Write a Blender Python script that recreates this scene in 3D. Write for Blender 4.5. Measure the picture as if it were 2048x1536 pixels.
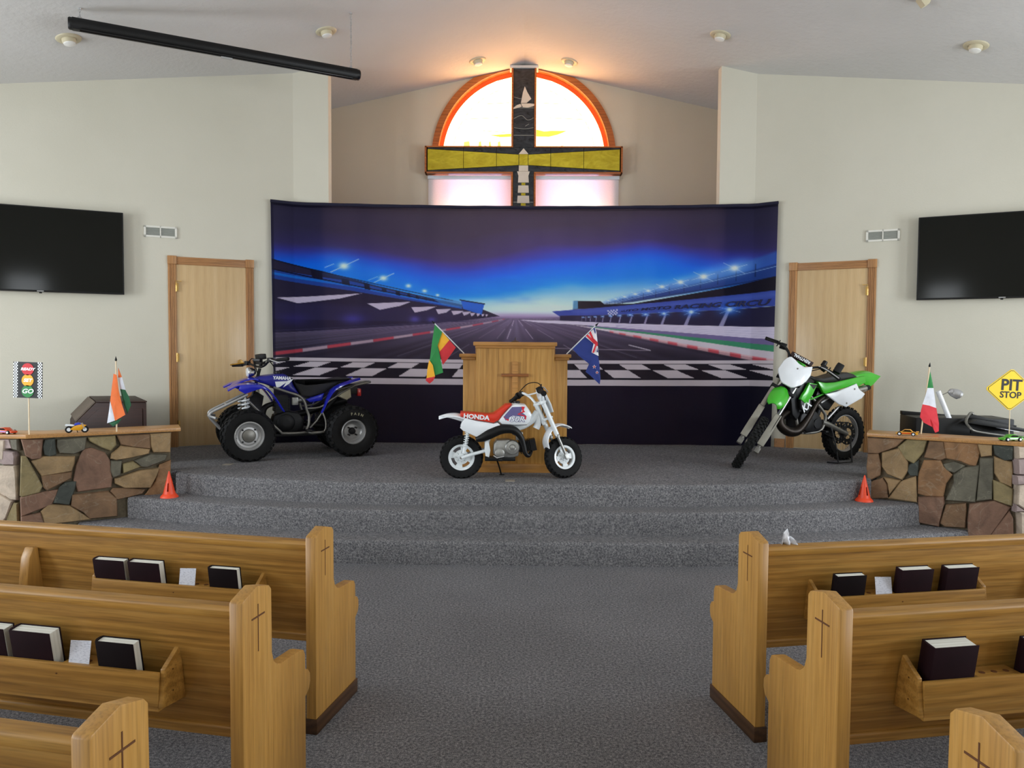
import bpy, bmesh, math, random
import numpy as np
from mathutils import Vector, Matrix, Euler
from math import sin, cos, pi, radians, atan, atan2, sqrt, hypot

for o in list(bpy.data.objects):
    bpy.data.objects.remove(o, do_unlink=True)
SC = bpy.context.scene
COL = SC.collection
random.seed(7)

# ------------------------------------------------------------------ camera
CAM_H, FPX = 1.63, 1500.0
PITCH, YAW, ROLL = -atan((768 - 703) / FPX), atan(20 / FPX), 0.0063
fw = Vector((-sin(YAW) * cos(PITCH), cos(YAW) * cos(PITCH), sin(PITCH)))
rt = Vector((cos(YAW), sin(YAW), 0)); up = rt.cross(fw)
rt2 = rt * cos(ROLL) + up * sin(ROLL); up2 = -rt * sin(ROLL) + up * cos(ROLL)
cam_d = bpy.data.cameras.new('camera'); cam = bpy.data.objects.new('camera', cam_d); COL.objects.link(cam)
cm = Matrix.Identity(4)
for i in range(3):
    cm[i][0], cm[i][1], cm[i][2] = rt2[i], up2[i], -fw[i]
cm[0][3], cm[1][3], cm[2][3] = 0.0, 0.0, CAM_H
cam.matrix_world = cm
cam_d.sensor_width = 36.0; cam_d.lens = FPX / 2048 * 36.0; cam_d.clip_start = 0.05
SC.camera = cam

# ------------------------------------------------------------------ world, daylight through the side and rear windows, exposure
W = bpy.data.worlds.new('world'); SC.world = W; W.use_nodes = True
wb = W.node_tree.nodes['Background']; wb.inputs[0].default_value = (0.62, 0.75, 1.0, 1); wb.inputs[1].default_value = 1.0
SC.view_settings.view_transform = 'Standard'; SC.view_settings.look = 'None'
SC.view_settings.gamma = 1.0; SC.view_settings.use_curve_mapping = False
SC.view_settings.exposure = 0.06
SC.cycles.use_denoising = True
SC.cycles.max_bounces = 8; SC.cycles.diffuse_bounces = 5; SC.cycles.glossy_bounces = 4
SC.cycles.sample_clamp_indirect = 6.0

ROOM_X, ROOM_Y0 = 6.9, -4.6          # side walls, rear wall
WIN_Y = [-2.4, 1.2, 4.8]             # side windows, all alike
WIN_Z0, WIN_Z1 = 1.0, 3.2
def area(name, loc, rot, sx, sy, power, col):
    d = bpy.data.lights.new(name, 'AREA'); d.shape = 'RECTANGLE'; d.size = sx; d.size_y = sy
    d.energy = power; d.color = col
    o = bpy.data.objects.new(name, d); COL.objects.link(o); o.location = loc; o.rotation_euler = rot
    return o
DAY = (0.89, 0.95, 1.0)
for i, y in enumerate(WIN_Y):
    area('window_daylight', (-ROOM_X + 0.02, y, 2.1), (0, -pi / 2, 0), 2.15, 1.3, (120, 190, 150)[i], DAY)
    area('window_daylight', (ROOM_X - 0.02, y, 2.1), (0, pi / 2, 0), 2.15, 1.3, (115, 180, 145)[i], DAY)
area('rear_window_daylight', (-0.95, ROOM_Y0 + 0.02, 2.3), (pi / 2, 0, 0), 0.8, 2.2, 30, DAY)

# ------------------------------------------------------------------ helpers
def lin(c):
    def f(v):
        return v / 12.92 if v <= 0.04045 else ((v + 0.055) / 1.055) ** 2.4
    return tuple(f(v / 255.0) for v in c)

def place(o, parent=None):
    COL.objects.link(o)
    if parent is not None:
        o.parent = parent
    return o

def tag(o, label=None, cat=None, group=None, kind=None):
    if label: o['label'] = label
    if cat: o['category'] = cat
    if group: o['group'] = group
    if kind: o['kind'] = kind
    return o

def empty(name, loc=(0, 0, 0), rz=0.0, label=None, cat=None, group=None, kind=None):
    o = bpy.data.objects.new(name, None); COL.objects.link(o)
    o.location = loc; o.rotation_euler = (0, 0, rz); o.empty_display_size = 0.1
    return tag(o, label, cat, group, kind)

def catmull(pts, n=6, closed=False):
    P = [Vector(p) for p in pts]; N = len(P); out = []
    rng = range(N) if closed else range(N - 1)
    for i in rng:
        p0 = P[(i - 1) % N] if closed or i > 0 else P[i]
        p1, p2 = P[i], P[(i + 1) % N]
        p3 = P[(i + 2) % N] if closed or i + 2 < N else P[(i + 1) % N]
        for k in range(n):
            t = k / n
            out.append(0.5 * ((2 * p1) + (p2 - p0) * t + (2 * p0 - 5 * p1 + 4 * p2 - p3) * t * t + (3 * p1 - p0 - 3 * p2 + p3) * t ** 3))
    if not closed:
        out.append(P[-1].copy())
    return out

def offset2(poly, d):
    """move a 2-D polygon inwards by d (mitred)"""
    n = len(poly); A = sum(poly[i][0] * poly[(i + 1) % n][1] - poly[(i + 1) % n][0] * poly[i][1] for i in range(n))
    s = 1 if A > 0 else -1; out = []
    for i in range(n):
        a, b, c = poly[i - 1], poly[i], poly[(i + 1) % n]
        e1 = (b[0] - a[0], b[1] - a[1]); e2 = (c[0] - b[0], c[1] - b[1])
        l1 = hypot(*e1) or 1e-9; l2 = hypot(*e2) or 1e-9
        n1 = (-e1[1] / l1 * s, e1[0] / l1 * s); n2 = (-e2[1] / l2 * s, e2[0] / l2 * s)
        m = (n1[0] + n2[0], n1[1] + n2[1]); q = 1 + n1[0] * n2[0] + n1[1] * n2[1]
        q = max(q, 0.5)
        out.append((b[0] + m[0] / q * d, b[1] + m[1] / q * d))
    return out

class MB:
    """collects shapes, then links them as ONE mesh object"""
    def __init__(s, M=None):
        s.v = []; s.f = []; s.mi = []; s.M = M or Matrix.Identity(4); s.cur = 0
    def add(s, vs, fs):
        b = len(s.v)
        s.v += [s.M @ Vector(p) for p in vs]
        for f in fs:
            s.f.append([b + i for i in f]); s.mi.append(s.cur)
        return s
    def box(s, c, d, rot=None):
        R = Euler(rot).to_matrix() if rot else Matrix.Identity(3)
        h = Vector(d) / 2; vs = []
        for x in (-1, 1):
            for y in (-1, 1):
                for z in (-1, 1):
                    vs.append(Vector(c) + R @ Vector((x * h.x, y * h.y, z * h.z)))
        return s.add(vs, [(0, 1, 3, 2), (4, 6, 7, 5), (0, 4, 5, 1), (2, 3, 7, 6), (0, 2, 6, 4), (1, 5, 7, 3)])
    def bx(s, x0, x1, y0, y1, z0, z1):
        return s.box(((x0 + x1) / 2, (y0 + y1) / 2, (z0 + z1) / 2), (abs(x1 - x0), abs(y1 - y0), abs(z1 - z0)))
    def rings(s, rings, cap=True, closed=True):
        n = len(rings[0]); vs = [p for r in rings for p in r]; fs = []
        for i in range(len(rings) - 1):
            for j in range(n if closed else n - 1):
                k = (j + 1) % n
                fs.append((i * n + j, i * n + k, (i + 1) * n + k, (i + 1) * n + j))
        if cap:
            fs.append(tuple(range(n))[::-1]); fs.append(tuple((len(rings) - 1) * n + i for i in range(n)))
        return s.add(vs, fs)
    def slab(s, poly, y0, y1, inset=0.0, plane='xz', smooth=0, b=None):
        """prism of a 2-D outline, its rim rounded over by inset"""
        if smooth:
            poly = [(p.x, p.y) for p in catmull([(a, c, 0) for a, c in poly], smooth, True)]
        f = {'xz': lambda p, y: (p[0], y, p[1]), 'xy': lambda p, y: (p[0], p[1], y), 'yz': lambda p, y: (y, p[0], p[1])}[plane]
        if inset > 0:
            bb = b if b is not None else inset
            sg = 1 if y1 > y0 else -1
            i1 = offset2(poly, inset); i2 = offset2(poly, inset * 0.3)
            seq = [(i1, y0), (i2, y0 + sg * bb * 0.3), (poly, y0 + sg * bb), (poly, y1 - sg * bb), (i2, y1 - sg * bb * 0.3), (i1, y1)]
        else:
            seq = [(poly, y0), (poly, y1)]
        return s.rings([[f(p, y) for p in q] for q, y in seq])
    def tube(s, pts, r, n=10, smooth=0, cap=True, closed=False):
        P = [Vector(p) for p in pts]; N0 = len(P)
        rr = list(r) if hasattr(r, '__len__') else [r] * N0
        if smooth:
            Q = catmull(P, smooth, closed); M_ = len(Q); R2 = []
            for i in range(M_):
                t = i / smooth; k = min(int(t), N0 - 1); fr = t - k
                R2.append(rr[k] * (1 - fr) + rr[(k + 1) % N0 if closed else min(k + 1, N0 - 1)] * fr)
            P, rr = Q, R2
        N = len(P); rings = []; nrm = None
        for i in range(N):
            if closed: t = (P[(i + 1) % N] - P[i - 1])
            else: t = P[min(i + 1, N - 1)] - P[max(i - 1, 0)]
            t = t.normalized() if t.length > 1e-9 else Vector((0, 0, 1))
            if nrm is None:
                a = Vector((0, 0, 1)) if abs(t.z) < 0.9 else Vector((1, 0, 0)); nrm = (a - t * a.dot(t)).normalized()
            else:
                nrm = nrm - t * nrm.dot(t); nrm = nrm.normalized() if nrm.length > 1e-6 else t.orthogonal().normalized()
            bn = t.cross(nrm)
            rings.append([P[i] + (nrm * cos(2 * pi * k / n) + bn * sin(2 * pi * k / n)) * rr[i] for k in range(n)])
        if closed:
            rings.append(rings[0]); cap = False
        return s.rings(rings, cap)
    def lathe(s, prof, c=(0, 0, 0), axis='y', n=32, cap=False, a0=0.0):
        """prof: (radius, offset along the axis)"""
        rings = []
        for r, h in prof:
            ring = []
            for k in range(n):
                a = a0 + 2 * pi * k / n; u, w = r * cos(a), r * sin(a)
                p = {'y': (u, h, w), 'z': (u, w, h), 'x': (h, u, w)}[axis]
                ring.append(Vector(c) + Vector(p))
            rings.append(ring)
        return s.rings(rings, cap)
    def grid(s, G):
        n, m = len(G), len(G[0]); vs = [p for r in G for p in r]
        return s.add(vs, [(i * m + j, i * m + j + 1, (i + 1) * m + j + 1, (i + 1) * m + j) for i in range(n - 1) for j in range(m - 1)])
    def sheet(s, path, ya, yb, t=0.008, m=6, crown=0.0, smooth=4):
        """bent panel: a side-view path swept across, ya/yb per point, edges drooping by crown"""
        k = len(path)
        ya = ya if hasattr(ya, '__len__') else [ya] * k; yb = yb if hasattr(yb, '__len__') else [yb] * k
        Q = catmull([(p[0], p[1], a) for p, a in zip(path, ya)], smooth); Q2 = catmull([(p[0], p[1], b) for p, b in zip(path, yb)], smooth)
        G = []
        for a, b in zip(Q, Q2):
            row = []
            for j in range(m + 1):
                w = j / m; y = a.z * (1 - w) + b.z * w; row.append(Vector((a.x, y, a.y - crown * (2 * w - 1) ** 2)))
            G.append(row)
        N = len(G); nn = []
        for i in range(N):
            d = G[min(i + 1, N - 1)][0] - G[max(i - 1, 0)][0]; nv = Vector((-d.z, 0, d.x)); nn.append(nv.normalized() if nv.length > 1e-9 else Vector((0, 0, 1)))
        H = [[p - nn[i] * t for p in G[i]] for i in range(N)]
        rings = [[*G[i], *H[i][::-1]] for i in range(N)]
        return s.rings(rings)
    def build(s, name, mat, parent=None, smooth=None, bevel=0.0, seg=2, loc=None):
        me = bpy.data.meshes.new(name); me.from_pydata([tuple(p) for p in s.v], [], s.f); 
        mats = mat if isinstance(mat, (list, tuple)) else [mat]
        for m in mats: me.materials.append(m)
        if len(mats) > 1: me.polygons.foreach_set('material_index', s.mi)
        bm = bmesh.new(); bm.from_mesh(me)
        bmesh.ops.remove_doubles(bm, verts=bm.verts, dist=1e-5)
        bmesh.ops.recalc_face_normals(bm, faces=bm.faces)
        if bevel > 0:
            ed = [e for e in bm.edges if len(e.link_faces) == 2 and e.calc_face_angle(0) > 0.6]
            bmesh.ops.bevel(bm, geom=ed, offset=bevel, segments=seg, affect='EDGES', profile=0.6, clamp_overlap=True)
        bm.to_mesh(me); bm.free()
        if smooth is None: smooth = 40
        if smooth:
            me.polygons.foreach_set('use_smooth', [True] * len(me.polygons))
            me.set_sharp_from_angle(angle=radians(smooth))
        me.update()
        o = bpy.data.objects.new(name, me)
        if loc: o.location = loc
        return place(o, parent)

def text_obj(txt, size, mat, M, parent=None, bold=0.0, shear=0.0, sx=1.0, thick=0.001, name='lettering', warp=None, align='CENTER'):
    cu = bpy.data.curves.new(name, 'FONT'); cu.body = txt; cu.size = size; cu.offset = bold; cu.shear = shear
    cu.align_x = align; cu.align_y = 'CENTER'; cu.extrude = thick; cu.resolution_u = 3
    t = bpy.data.objects.new('tmp_text', cu); COL.objects.link(t)
    bpy.context.view_layer.update()
    me = bpy.data.meshes.new_from_object(t); bpy.data.objects.remove(t, do_unlink=True)
    me.name = name; me.materials.clear(); me.materials.append(mat)
    for v in me.vertices:
        p = Vector((v.co.x * sx, v.co.y, v.co.z))
        if warp: p = Vector(warp(p))
        v.co = M @ p
    return place(bpy.data.objects.new(name, me), parent)

def frame_mat(o, x, y, z):
    m = Matrix.Identity(4)
    for i in range(3):
        m[i][0], m[i][1], m[i][2], m[i][3] = x[i], y[i], z[i], o[i]
    return m

def copy_tree(o, parent=None):
    c = o.copy(); COL.objects.link(c)
    if parent is not None: c.parent = parent
    for ch in o.children:
        copy_tree(ch, c)
    return c

# ------------------------------------------------------------------ materials
def new_mat(name):
    m = bpy.data.materials.new(name); m.use_nodes = True
    nt = m.node_tree; b = nt.nodes['Principled BSDF']
    return m, nt, b
def N(nt, t, **kw):
    n = nt.nodes.new(t)
    for k, v in kw.items():
        if isinstance(k, str) and hasattr(n, k): setattr(n, k, v)
    return n
def ramp(nt, fac, stops):
    r = N(nt, 'ShaderNodeValToRGB'); e = r.color_ramp.elements
    while len(e) < len(stops): e.new(0.5)
    for i, (p, c) in enumerate(stops):
        e[i].position = p; e[i].color = (*c, 1)
    nt.links.new(fac, r.inputs[0]); return r
def coords(nt, scale=(1, 1, 1), space='Object'):
    tc = N(nt, 'ShaderNodeTexCoord'); mp = N(nt, 'ShaderNodeMapping'); mp.inputs['Scale'].default_value = scale
    nt.links.new(tc.outputs[space], mp.inputs[0]); return mp.outputs[0]
def noise(nt, vec, scale, detail=4, rough=0.55, dist=0.0):
    n = N(nt, 'ShaderNodeTexNoise'); n.inputs['Scale'].default_value = scale; n.inputs['Detail'].default_value = detail
    n.inputs['Roughness'].default_value = rough; n.inputs['Distortion'].default_value = dist
    nt.links.new(vec, n.inputs['Vector']); return n.outputs[0]
def bump(nt, b, h, strength, dist=0.01):
    n = N(nt, 'ShaderNodeBump'); n.inputs['Strength'].default_value = strength; n.inputs['Distance'].default_value = dist
    nt.links.new(h, n.inputs['Height']); nt.links.new(n.outputs[0], b.inputs['Normal'])
def mixc(nt, fac, a, c, mode='MIX'):
    n = N(nt, 'ShaderNodeMix'); n.data_type = 'RGBA'; n.blend_type = mode
    if isinstance(fac, float): n.inputs[0].default_value = fac
    else: nt.links.new(fac, n.inputs[0])
    for i, q in ((6, a), (7, c)):
        if isinstance(q, tuple): n.inputs[i].default_value = (*q, 1)
        else: nt.links.new(q, n.inputs[i])
    return n.outputs[2]

def plain(name, col, rough=0.5, metal=0.0, var=0.12, scale=9.0, bmp=0.0, bscale=120.0, spec=0.5, coat=0.0):
    """painted / moulded / metal surface with a little procedural unevenness"""
    m, nt, b = new_mat(name); v = coords(nt)
    c = lin(col); lo = tuple(x * (1 - var) for x in c); hi = tuple(min(1, x * (1 + var)) for x in c)
    r = ramp(nt, noise(nt, v, scale, 3), [(0.3, lo), (0.7, hi)])
    nt.links.new(r.outputs[0], b.inputs['Base Color'])
    b.inputs['Roughness'].default_value = rough; b.inputs['Metallic'].default_value = metal
    b.inputs['Specular IOR Level'].default_value = spec
    if coat: b.inputs['Coat Weight'].default_value = coat; b.inputs['Coat Roughness'].default_value = 0.08
    if bmp: bump(nt, b, noise(nt, v, bscale, 3), bmp)
    return m

def wood(name, dark, mid, light, axis, rough=0.38, fig=1.0, pores=0.25, spec=0.5, scale=1.0):
    m, nt, b = new_mat(name)
    sc = [9.0 * scale] * 3; sc[axis] = 0.75 * scale; v = coords(nt, tuple(sc))
    sc2 = [150.0] * 3; sc2[axis] = 5.0; v2 = coords(nt, tuple(sc2))
    w = N(nt, 'ShaderNodeTexWave'); w.wave_type = 'RINGS'; w.rings_direction = 'XYZ'[axis]; w.inputs['Scale'].default_value = 0.9
    w.inputs['Distortion'].default_value = 9.0 * fig; w.inputs['Detail'].default_value = 4.0; w.inputs['Detail Scale'].default_value = 1.0; w.inputs['Detail Roughness'].default_value = 0.65
    nt.links.new(v, w.inputs['Vector'])
    n1 = noise(nt, v, 0.8, 5, 0.6, 0.8)
    mx = N(nt, 'ShaderNodeMath'); mx.operation = 'MULTIPLY_ADD'; mx.inputs[1].default_value = 0.22 * fig
    nt.links.new(w.outputs['Fac'], mx.inputs[0])
    m2 = N(nt, 'ShaderNodeMath'); m2.operation = 'MULTIPLY'; m2.inputs[1].default_value = 0.75; nt.links.new(n1, m2.inputs[0])
    nt.links.new(m2.outputs[0], mx.inputs[2])
    r = ramp(nt, mx.outputs[0], [(0.2, lin(dark)), (0.48, lin(mid)), (0.8, lin(light))])
    p = noise(nt, v2, 1.0, 2, 0.5); pr = ramp(nt, p, [(0.35, (1 - pores,) * 3), (0.55, (1, 1, 1))])
    c = mixc(nt, 1.0, r.outputs[0], pr.outputs[0], 'MULTIPLY')
    nt.links.new(c, b.inputs['Base Color']); b.inputs['Roughness'].default_value = rough; b.inputs['Specular IOR Level'].default_value = spec
    bump(nt, b, p, 0.05, 0.002)
    return m

OAK_C = ((138, 98, 42), (170, 125, 58), (190, 146, 76))
M_oakx = wood('oak along', *OAK_C, 0, fig=1.1)
M_oakz = wood('oak upright', (158, 112, 50), (182, 135, 66), (198, 152, 84), 2, fig=0.5, scale=1.3, pores=0.2)
M_oakend = wood('oak end grain', (120, 78, 44), (150, 100, 64), (172, 124, 84), 1, rough=0.3)
M_pulpit = wood('pulpit oak', (150, 104, 44), (178, 130, 62), (192, 145, 76), 2, fig=1.3, scale=0.8, pores=0.2)
M_pulpitx = wood('pulpit cap oak', (150, 102, 48), (182, 130, 66), (200, 150, 84), 0, fig=0.4)
M_plinth = wood('plinth walnut', (42, 26, 12), (70, 44, 22), (90, 60, 32), 1)
M_crossw = wood('dark cross wood', (110, 62, 22), (136, 80, 32), (150, 92, 42), 0)
M_trim = wood('door casing oak', (156, 106, 60), (188, 138, 88), (206, 158, 106), 2, rough=0.4, fig=0.4)
M_trimx = wood('door casing oak along', (146, 98, 56), (178, 128, 80), (196, 146, 96), 0, rough=0.4, fig=0.4)
M_birch = wood('birch door veneer', (194, 162, 116), (206, 176, 132), (216, 190, 148), 2, rough=0.25, fig=0.5, pores=0.08, scale=0.5)
M_cap = wood('ledge oak', (168, 118, 66), (192, 142, 84), (208, 160, 100), 0, rough=0.35, fig=0.4)
M_console = wood('dark console wood', (30, 14, 9), (48, 25, 17), (64, 36, 26), 0, rough=0.5, fig=0.4, spec=0.2)
M_grille = plain('brown grille cloth', (92, 80, 68), 0.8, var=0.2, scale=60)

def wall_mat(name, c1, c2, rough, bs, bstr, bscale):
    m, nt, b = new_mat(name); v = coords(nt)
    r = ramp(nt, noise(nt, v, 0.8, 3), [(0.3, lin(c1)), (0.7, lin(c2))]); nt.links.new(r.outputs[0], b.inputs['Base Color'])
    b.inputs['Roughness'].default_value = rough; b.inputs['Specular IOR Level'].default_value = 0.25
    bump(nt, b, noise(nt, v, bscale, 5, 0.6), bstr, bs); return m
M_wall = wall_mat('painted plaster', (203, 199, 183), (209, 205, 190), 0.7, 0.004, 0.25, 60)
M_ceil = wall_mat('knockdown ceiling', (208, 206, 202), (216, 214, 211), 0.8, 0.012, 0.45, 16)

def carpet(name, a, c, d):
    m, nt, b = new_mat(name); v = coords(nt)
    n1 = noise(nt, v, 75, 4, 0.7); n2 = noise(nt, v, 260, 2, 0.6); n3 = noise(nt, v, 1.3, 3)
    ad = N(nt, 'ShaderNodeMath'); ad.operation = 'ADD'; nt.links.new(n1, ad.inputs[0]); nt.links.new(n2, ad.inputs[1])
    hf = N(nt, 'ShaderNodeMath'); hf.operation = 'MULTIPLY'; hf.inputs[1].default_value = 0.5; nt.links.new(ad.outputs[0], hf.inputs[0])
    r = ramp(nt, hf.outputs[0], [(0.38, lin(a)), (0.5, lin(c)), (0.62, lin(d))])
    w = ramp(nt, n3, [(0.3, (0.88,) * 3), (0.7, (1.06,) * 3)])
    nt.links.new(mixc(nt, 1.0, r.outputs[0], w.outputs[0], 'MULTIPLY'), b.inputs['Base Color'])
    b.inputs['Roughness'].default_value = 0.95; b.inputs['Specular IOR Level'].default_value = 0.1
    bump(nt, b, hf.outputs[0], 0.8, 0.01); return m
M_carpet = carpet('blue grey loop carpet', (60, 61, 66), (114, 113, 116), (168, 166, 165))

M_white = plain('white plastic', (232, 236, 240), 0.3, var=0.03, coat=0.3)
M_whitep = plain('white enamel', (226, 232, 234), 0.28, var=0.04, coat=0.4)
M_black = plain('black plastic', (10, 10, 11), 0.45, var=0.25, spec=0.35)
M_blackg = plain('black gloss', (10, 10, 12), 0.12, var=0.1)
M_rubber = plain('tyre rubber', (13, 13, 14), 0.75, var=0.3, scale=20, bmp=0.15, spec=0.3)
M_rubber2 = plain('worn tyre rubber', (24, 25, 25), 0.8, var=0.3, scale=20, bmp=0.15, spec=0.3)
M_chrome = plain('polished alloy', (205, 205, 205), 0.22, 1.0, var=0.08)
M_alloy = plain('cast alloy', (165, 165, 162), 0.4, 0.85, var=0.15, scale=30)
M_silverp = plain('silver paint', (178, 178, 178), 0.38, 0.4, var=0.08)
M_steel = plain('dull steel tube', (128, 126, 120), 0.4, 0.6, var=0.15)
M_engine = plain('dark engine metal', (22, 22, 24), 0.5, 0.5, var=0.4, scale=25)
M_pipe = plain('heat stained pipe', (38, 31, 26), 0.38, 0.7, var=0.35, scale=14)
M_blue = plain('blue moulded plastic', (18, 30, 172), 0.22, var=0.08, coat=0.5)
M_blued = plain('deep blue tank', (26, 30, 128), 0.35, var=0.08)
M_red = plain('red vinyl', (212, 52, 30), 0.45, var=0.06)
M_redp = plain('red print', (214, 30, 44), 0.5, var=0.05)
M_green = plain('lime green plastic', (62, 178, 38), 0.28, var=0.06, coat=0.4)
M_seat = plain('black seat vinyl', (34, 33, 32), 0.6, var=0.2, bmp=0.1, bscale=300)
M_purple = plain('purple grey print', (98, 92, 140), 0.5, var=0.1)
M_cream = plain('cream plastic', (196, 188, 160), 0.5, var=0.08)
M_gold = plain('gold metal', (190, 140, 50), 0.35, 0.8)
M_fork = plain('grey fork guard', (150, 146, 134), 0.5, var=0.1)
M_taill = plain('red lens', (190, 20, 24), 0.2, coat=0.4)
M_glassl = plain('lamp glass', (225, 230, 232), 0.1, 0.3)
M_cone = plain('orange cone plastic', (240, 76, 38), 0.45, var=0.04)
M_dowel = plain('pale dowel', (226, 206, 172), 0.5, var=0.08)
M_ink = plain('black ink', (14, 14, 16), 0.6)
M_paper = plain('white card', (225, 228, 236), 0.8, var=0.05, scale=40)
M_signy = plain('yellow sign card', (243, 205, 26), 0.6, var=0.02)
M_signr = plain('red sign print', (206, 34, 44), 0.6, var=0.03)
M_signa = plain('amber sign print', (236, 172, 30), 0.6, var=0.03)
M_signg = plain('green sign print', (36, 130, 62), 0.6, var=0.03)
M_inlay = plain('carved groove', (92, 52, 18), 0.6, var=0.2)
M_cover = plain('maroon cloth cover', (30, 10, 18), 0.7, var=0.18, bmp=0.1, bscale=500, spec=0.15)
M_cover2 = plain('black leatherette cover', (16, 6, 10), 0.7, var=0.18, bmp=0.1, bscale=500, spec=0.15)
def pages_mat():
    m, nt, b = new_mat('page edges'); v = coords(nt, (3, 400, 3))
    r = ramp(nt, noise(nt, v, 1.0, 2), [(0.3, lin((206, 204, 190))), (0.7, lin((238, 238, 230)))]); nt.links.new(r.outputs[0], b.inputs['Base Color']); b.inputs['Roughness'].default_value = 0.8
    return m
M_pages = pages_mat()
M_vent = plain('white vent paint', (224, 222, 212), 0.5, var=0.03)
M_ventd = plain('grey louvre', (170, 172, 164), 0.55, var=0.05)
M_trimring = plain('cream lamp trim', (206, 196, 166), 0.5, var=0.05)
M_bulb = plain('white bulb', (236, 234, 228), 0.35, var=0.02)
M_brass = plain('brass hinge', (196, 160, 96), 0.3, 0.9)
def cloth(name, col):
    m, nt, b = new_mat(name); c = lin(col); v = coords(nt)
    r = ramp(nt, noise(nt, v, 14, 3), [(0.3, tuple(x * 0.92 for x in c)), (0.7, tuple(min(1, x * 1.05) for x in c))])
    nt.links.new(r.outputs[0], b.inputs['Base Color']); b.inputs['Roughness'].default_value = 0.7; b.inputs['Sheen Weight'].default_value = 0.2
    bump(nt, b, noise(nt, v, 600, 2), 0.1); return m
C_green = cloth('green flag cloth', (34, 132, 62)); C_yellow = cloth('yellow flag cloth', (240, 176, 40)); C_red = cloth('red flag cloth', (196, 34, 42))
C_orange = cloth('saffron flag cloth', (242, 118, 50)); C_white = cloth('white flag cloth', (226, 230, 240)); C_dgreen = cloth('dark green flag cloth', (18, 92, 54))
C_navy = cloth('navy flag cloth', (20, 44, 122)); C_redp = cloth('crimson flag cloth', (210, 34, 50)); C_wht2 = cloth('white flag print', (236, 236, 240))
# ------------------------------------------------------------------ room shell
RIDGE, SLOPE = 5.45, 0.22
def ceil_z(x): return RIDGE - SLOPE * abs(x)
WS = 0.49                                   # plan slope of the splayed front walls
def wall_y(x): return 8.86 - WS * max(0.0, abs(x) - 2.70)
OPEN_X, Y_OPEN, Y_BACK = 2.285, 8.86, 10.23
STAGE = 0.54

b = MB(); b.bx(-ROOM_X, ROOM_X, ROOM_Y0, 7.2, -0.12, 0.0)
tag(b.build('floor', M_carpet, smooth=0), 'grey blue loop carpet covering the aisle floor', kind='structure')

# splayed front walls: solid prisms in plan, with the sloped ceiling line as top edge
def plan_wall(name, pts, label, th=0.14, sgn=1):
    """pts: plan polyline of the room-side face; thickness goes behind it"""
    mb = MB(); n = len(pts); rings = []
    nrm = []
    for i in range(n):
        a = Vector(pts[max(i - 1, 0)]); c = Vector(pts[min(i + 1, n - 1)]); d = (c - a).normalized()
        nrm.append(Vector((-d.y, d.x)) * sgn)
    for (x, y), q in zip(pts, nrm):
        x2, y2 = x + q.x * th, y + q.y * th
        rings.append([(x, y, 0), (x, y, ceil_z(x) + 0.02), (x2, y2, ceil_z(x2) + 0.02), (x2, y2, 0)])
    mb.rings(rings); o = mb.build(name, M_wall, smooth=0)
    return tag(o, label, kind='structure')
for s, nm in ((-1, 'left'), (1, 'right')):
    pts = [(s * OPEN_X, 8.86), (s * 2.70, 8.86), (s * ROOM_X, wall_y(ROOM_X))]
    plan_wall('wall_front_' + nm, pts, 'cream plaster wall with a door, vent and television, ' + ('behind the blue quad' if s < 0 else 'behind the green dirt bike'), sgn=s)
    # alcove side wall, hidden behind the front wall: the alcove is wider than its opening
    mb = MB(); mb.bx(s * 3.3, s * 3.45, 8.75, Y_BACK + .1, 0, ceil_z(3.3) + .02)
    tag(mb.build('wall_alcove_' + nm, M_wall, smooth=0), 'plaster side wall inside the window alcove', kind='structure')
    # side wall with three window openings
    X0, X1 = s * ROOM_X, s * (ROOM_X + 0.15); mb = MB(); zt = ceil_z(ROOM_X) + 0.05
    ys = [ROOM_Y0 - 0.1]
    for y in WIN_Y: ys += [y - 0.66, y + 0.66]
    ys.append(wall_y(ROOM_X) + 0.3)
    for i in range(0, len(ys), 2): mb.bx(X0, X1, ys[i], ys[i + 1], 0, zt)
    for y in WIN_Y:
        mb.bx(X0, X1, y - 0.66, y + 0.66, 0, WIN_Z0); mb.bx(X0, X1, y - 0.66, y + 0.66, WIN_Z1, zt)
    tag(mb.build('wall_side_' + nm, M_wall, smooth=0), 'plaster side wall of the nave with three windows', kind='structure')
mb = MB(); zr = RIDGE + 0.05
mb.slab([(-ROOM_X, 0), (ROOM_X, 0), (ROOM_X, ceil_z(ROOM_X) + .05), (0, RIDGE + .05), (-ROOM_X, ceil_z(ROOM_X) + .05)], ROOM_Y0, ROOM_Y0 - 0.15)
tag(mb.build('wall_rear', M_wall, smooth=0), 'plaster rear wall of the nave', kind='structure')
# ceiling: two sloping planes with thickness
mb = MB(); e = ROOM_X + 0.2
mb.slab([(-e, ceil_z(e)), (0, RIDGE), (e, ceil_z(e)), (e, ceil_z(e) + 0.15), (0, RIDGE + 0.15), (-e, ceil_z(e) + 0.15)], ROOM_Y0 - 0.2, Y_BACK + 0.4)
tag(mb.build('ceiling', M_ceil, smooth=0), 'vaulted off-white textured plaster ceiling', kind='structure')

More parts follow.
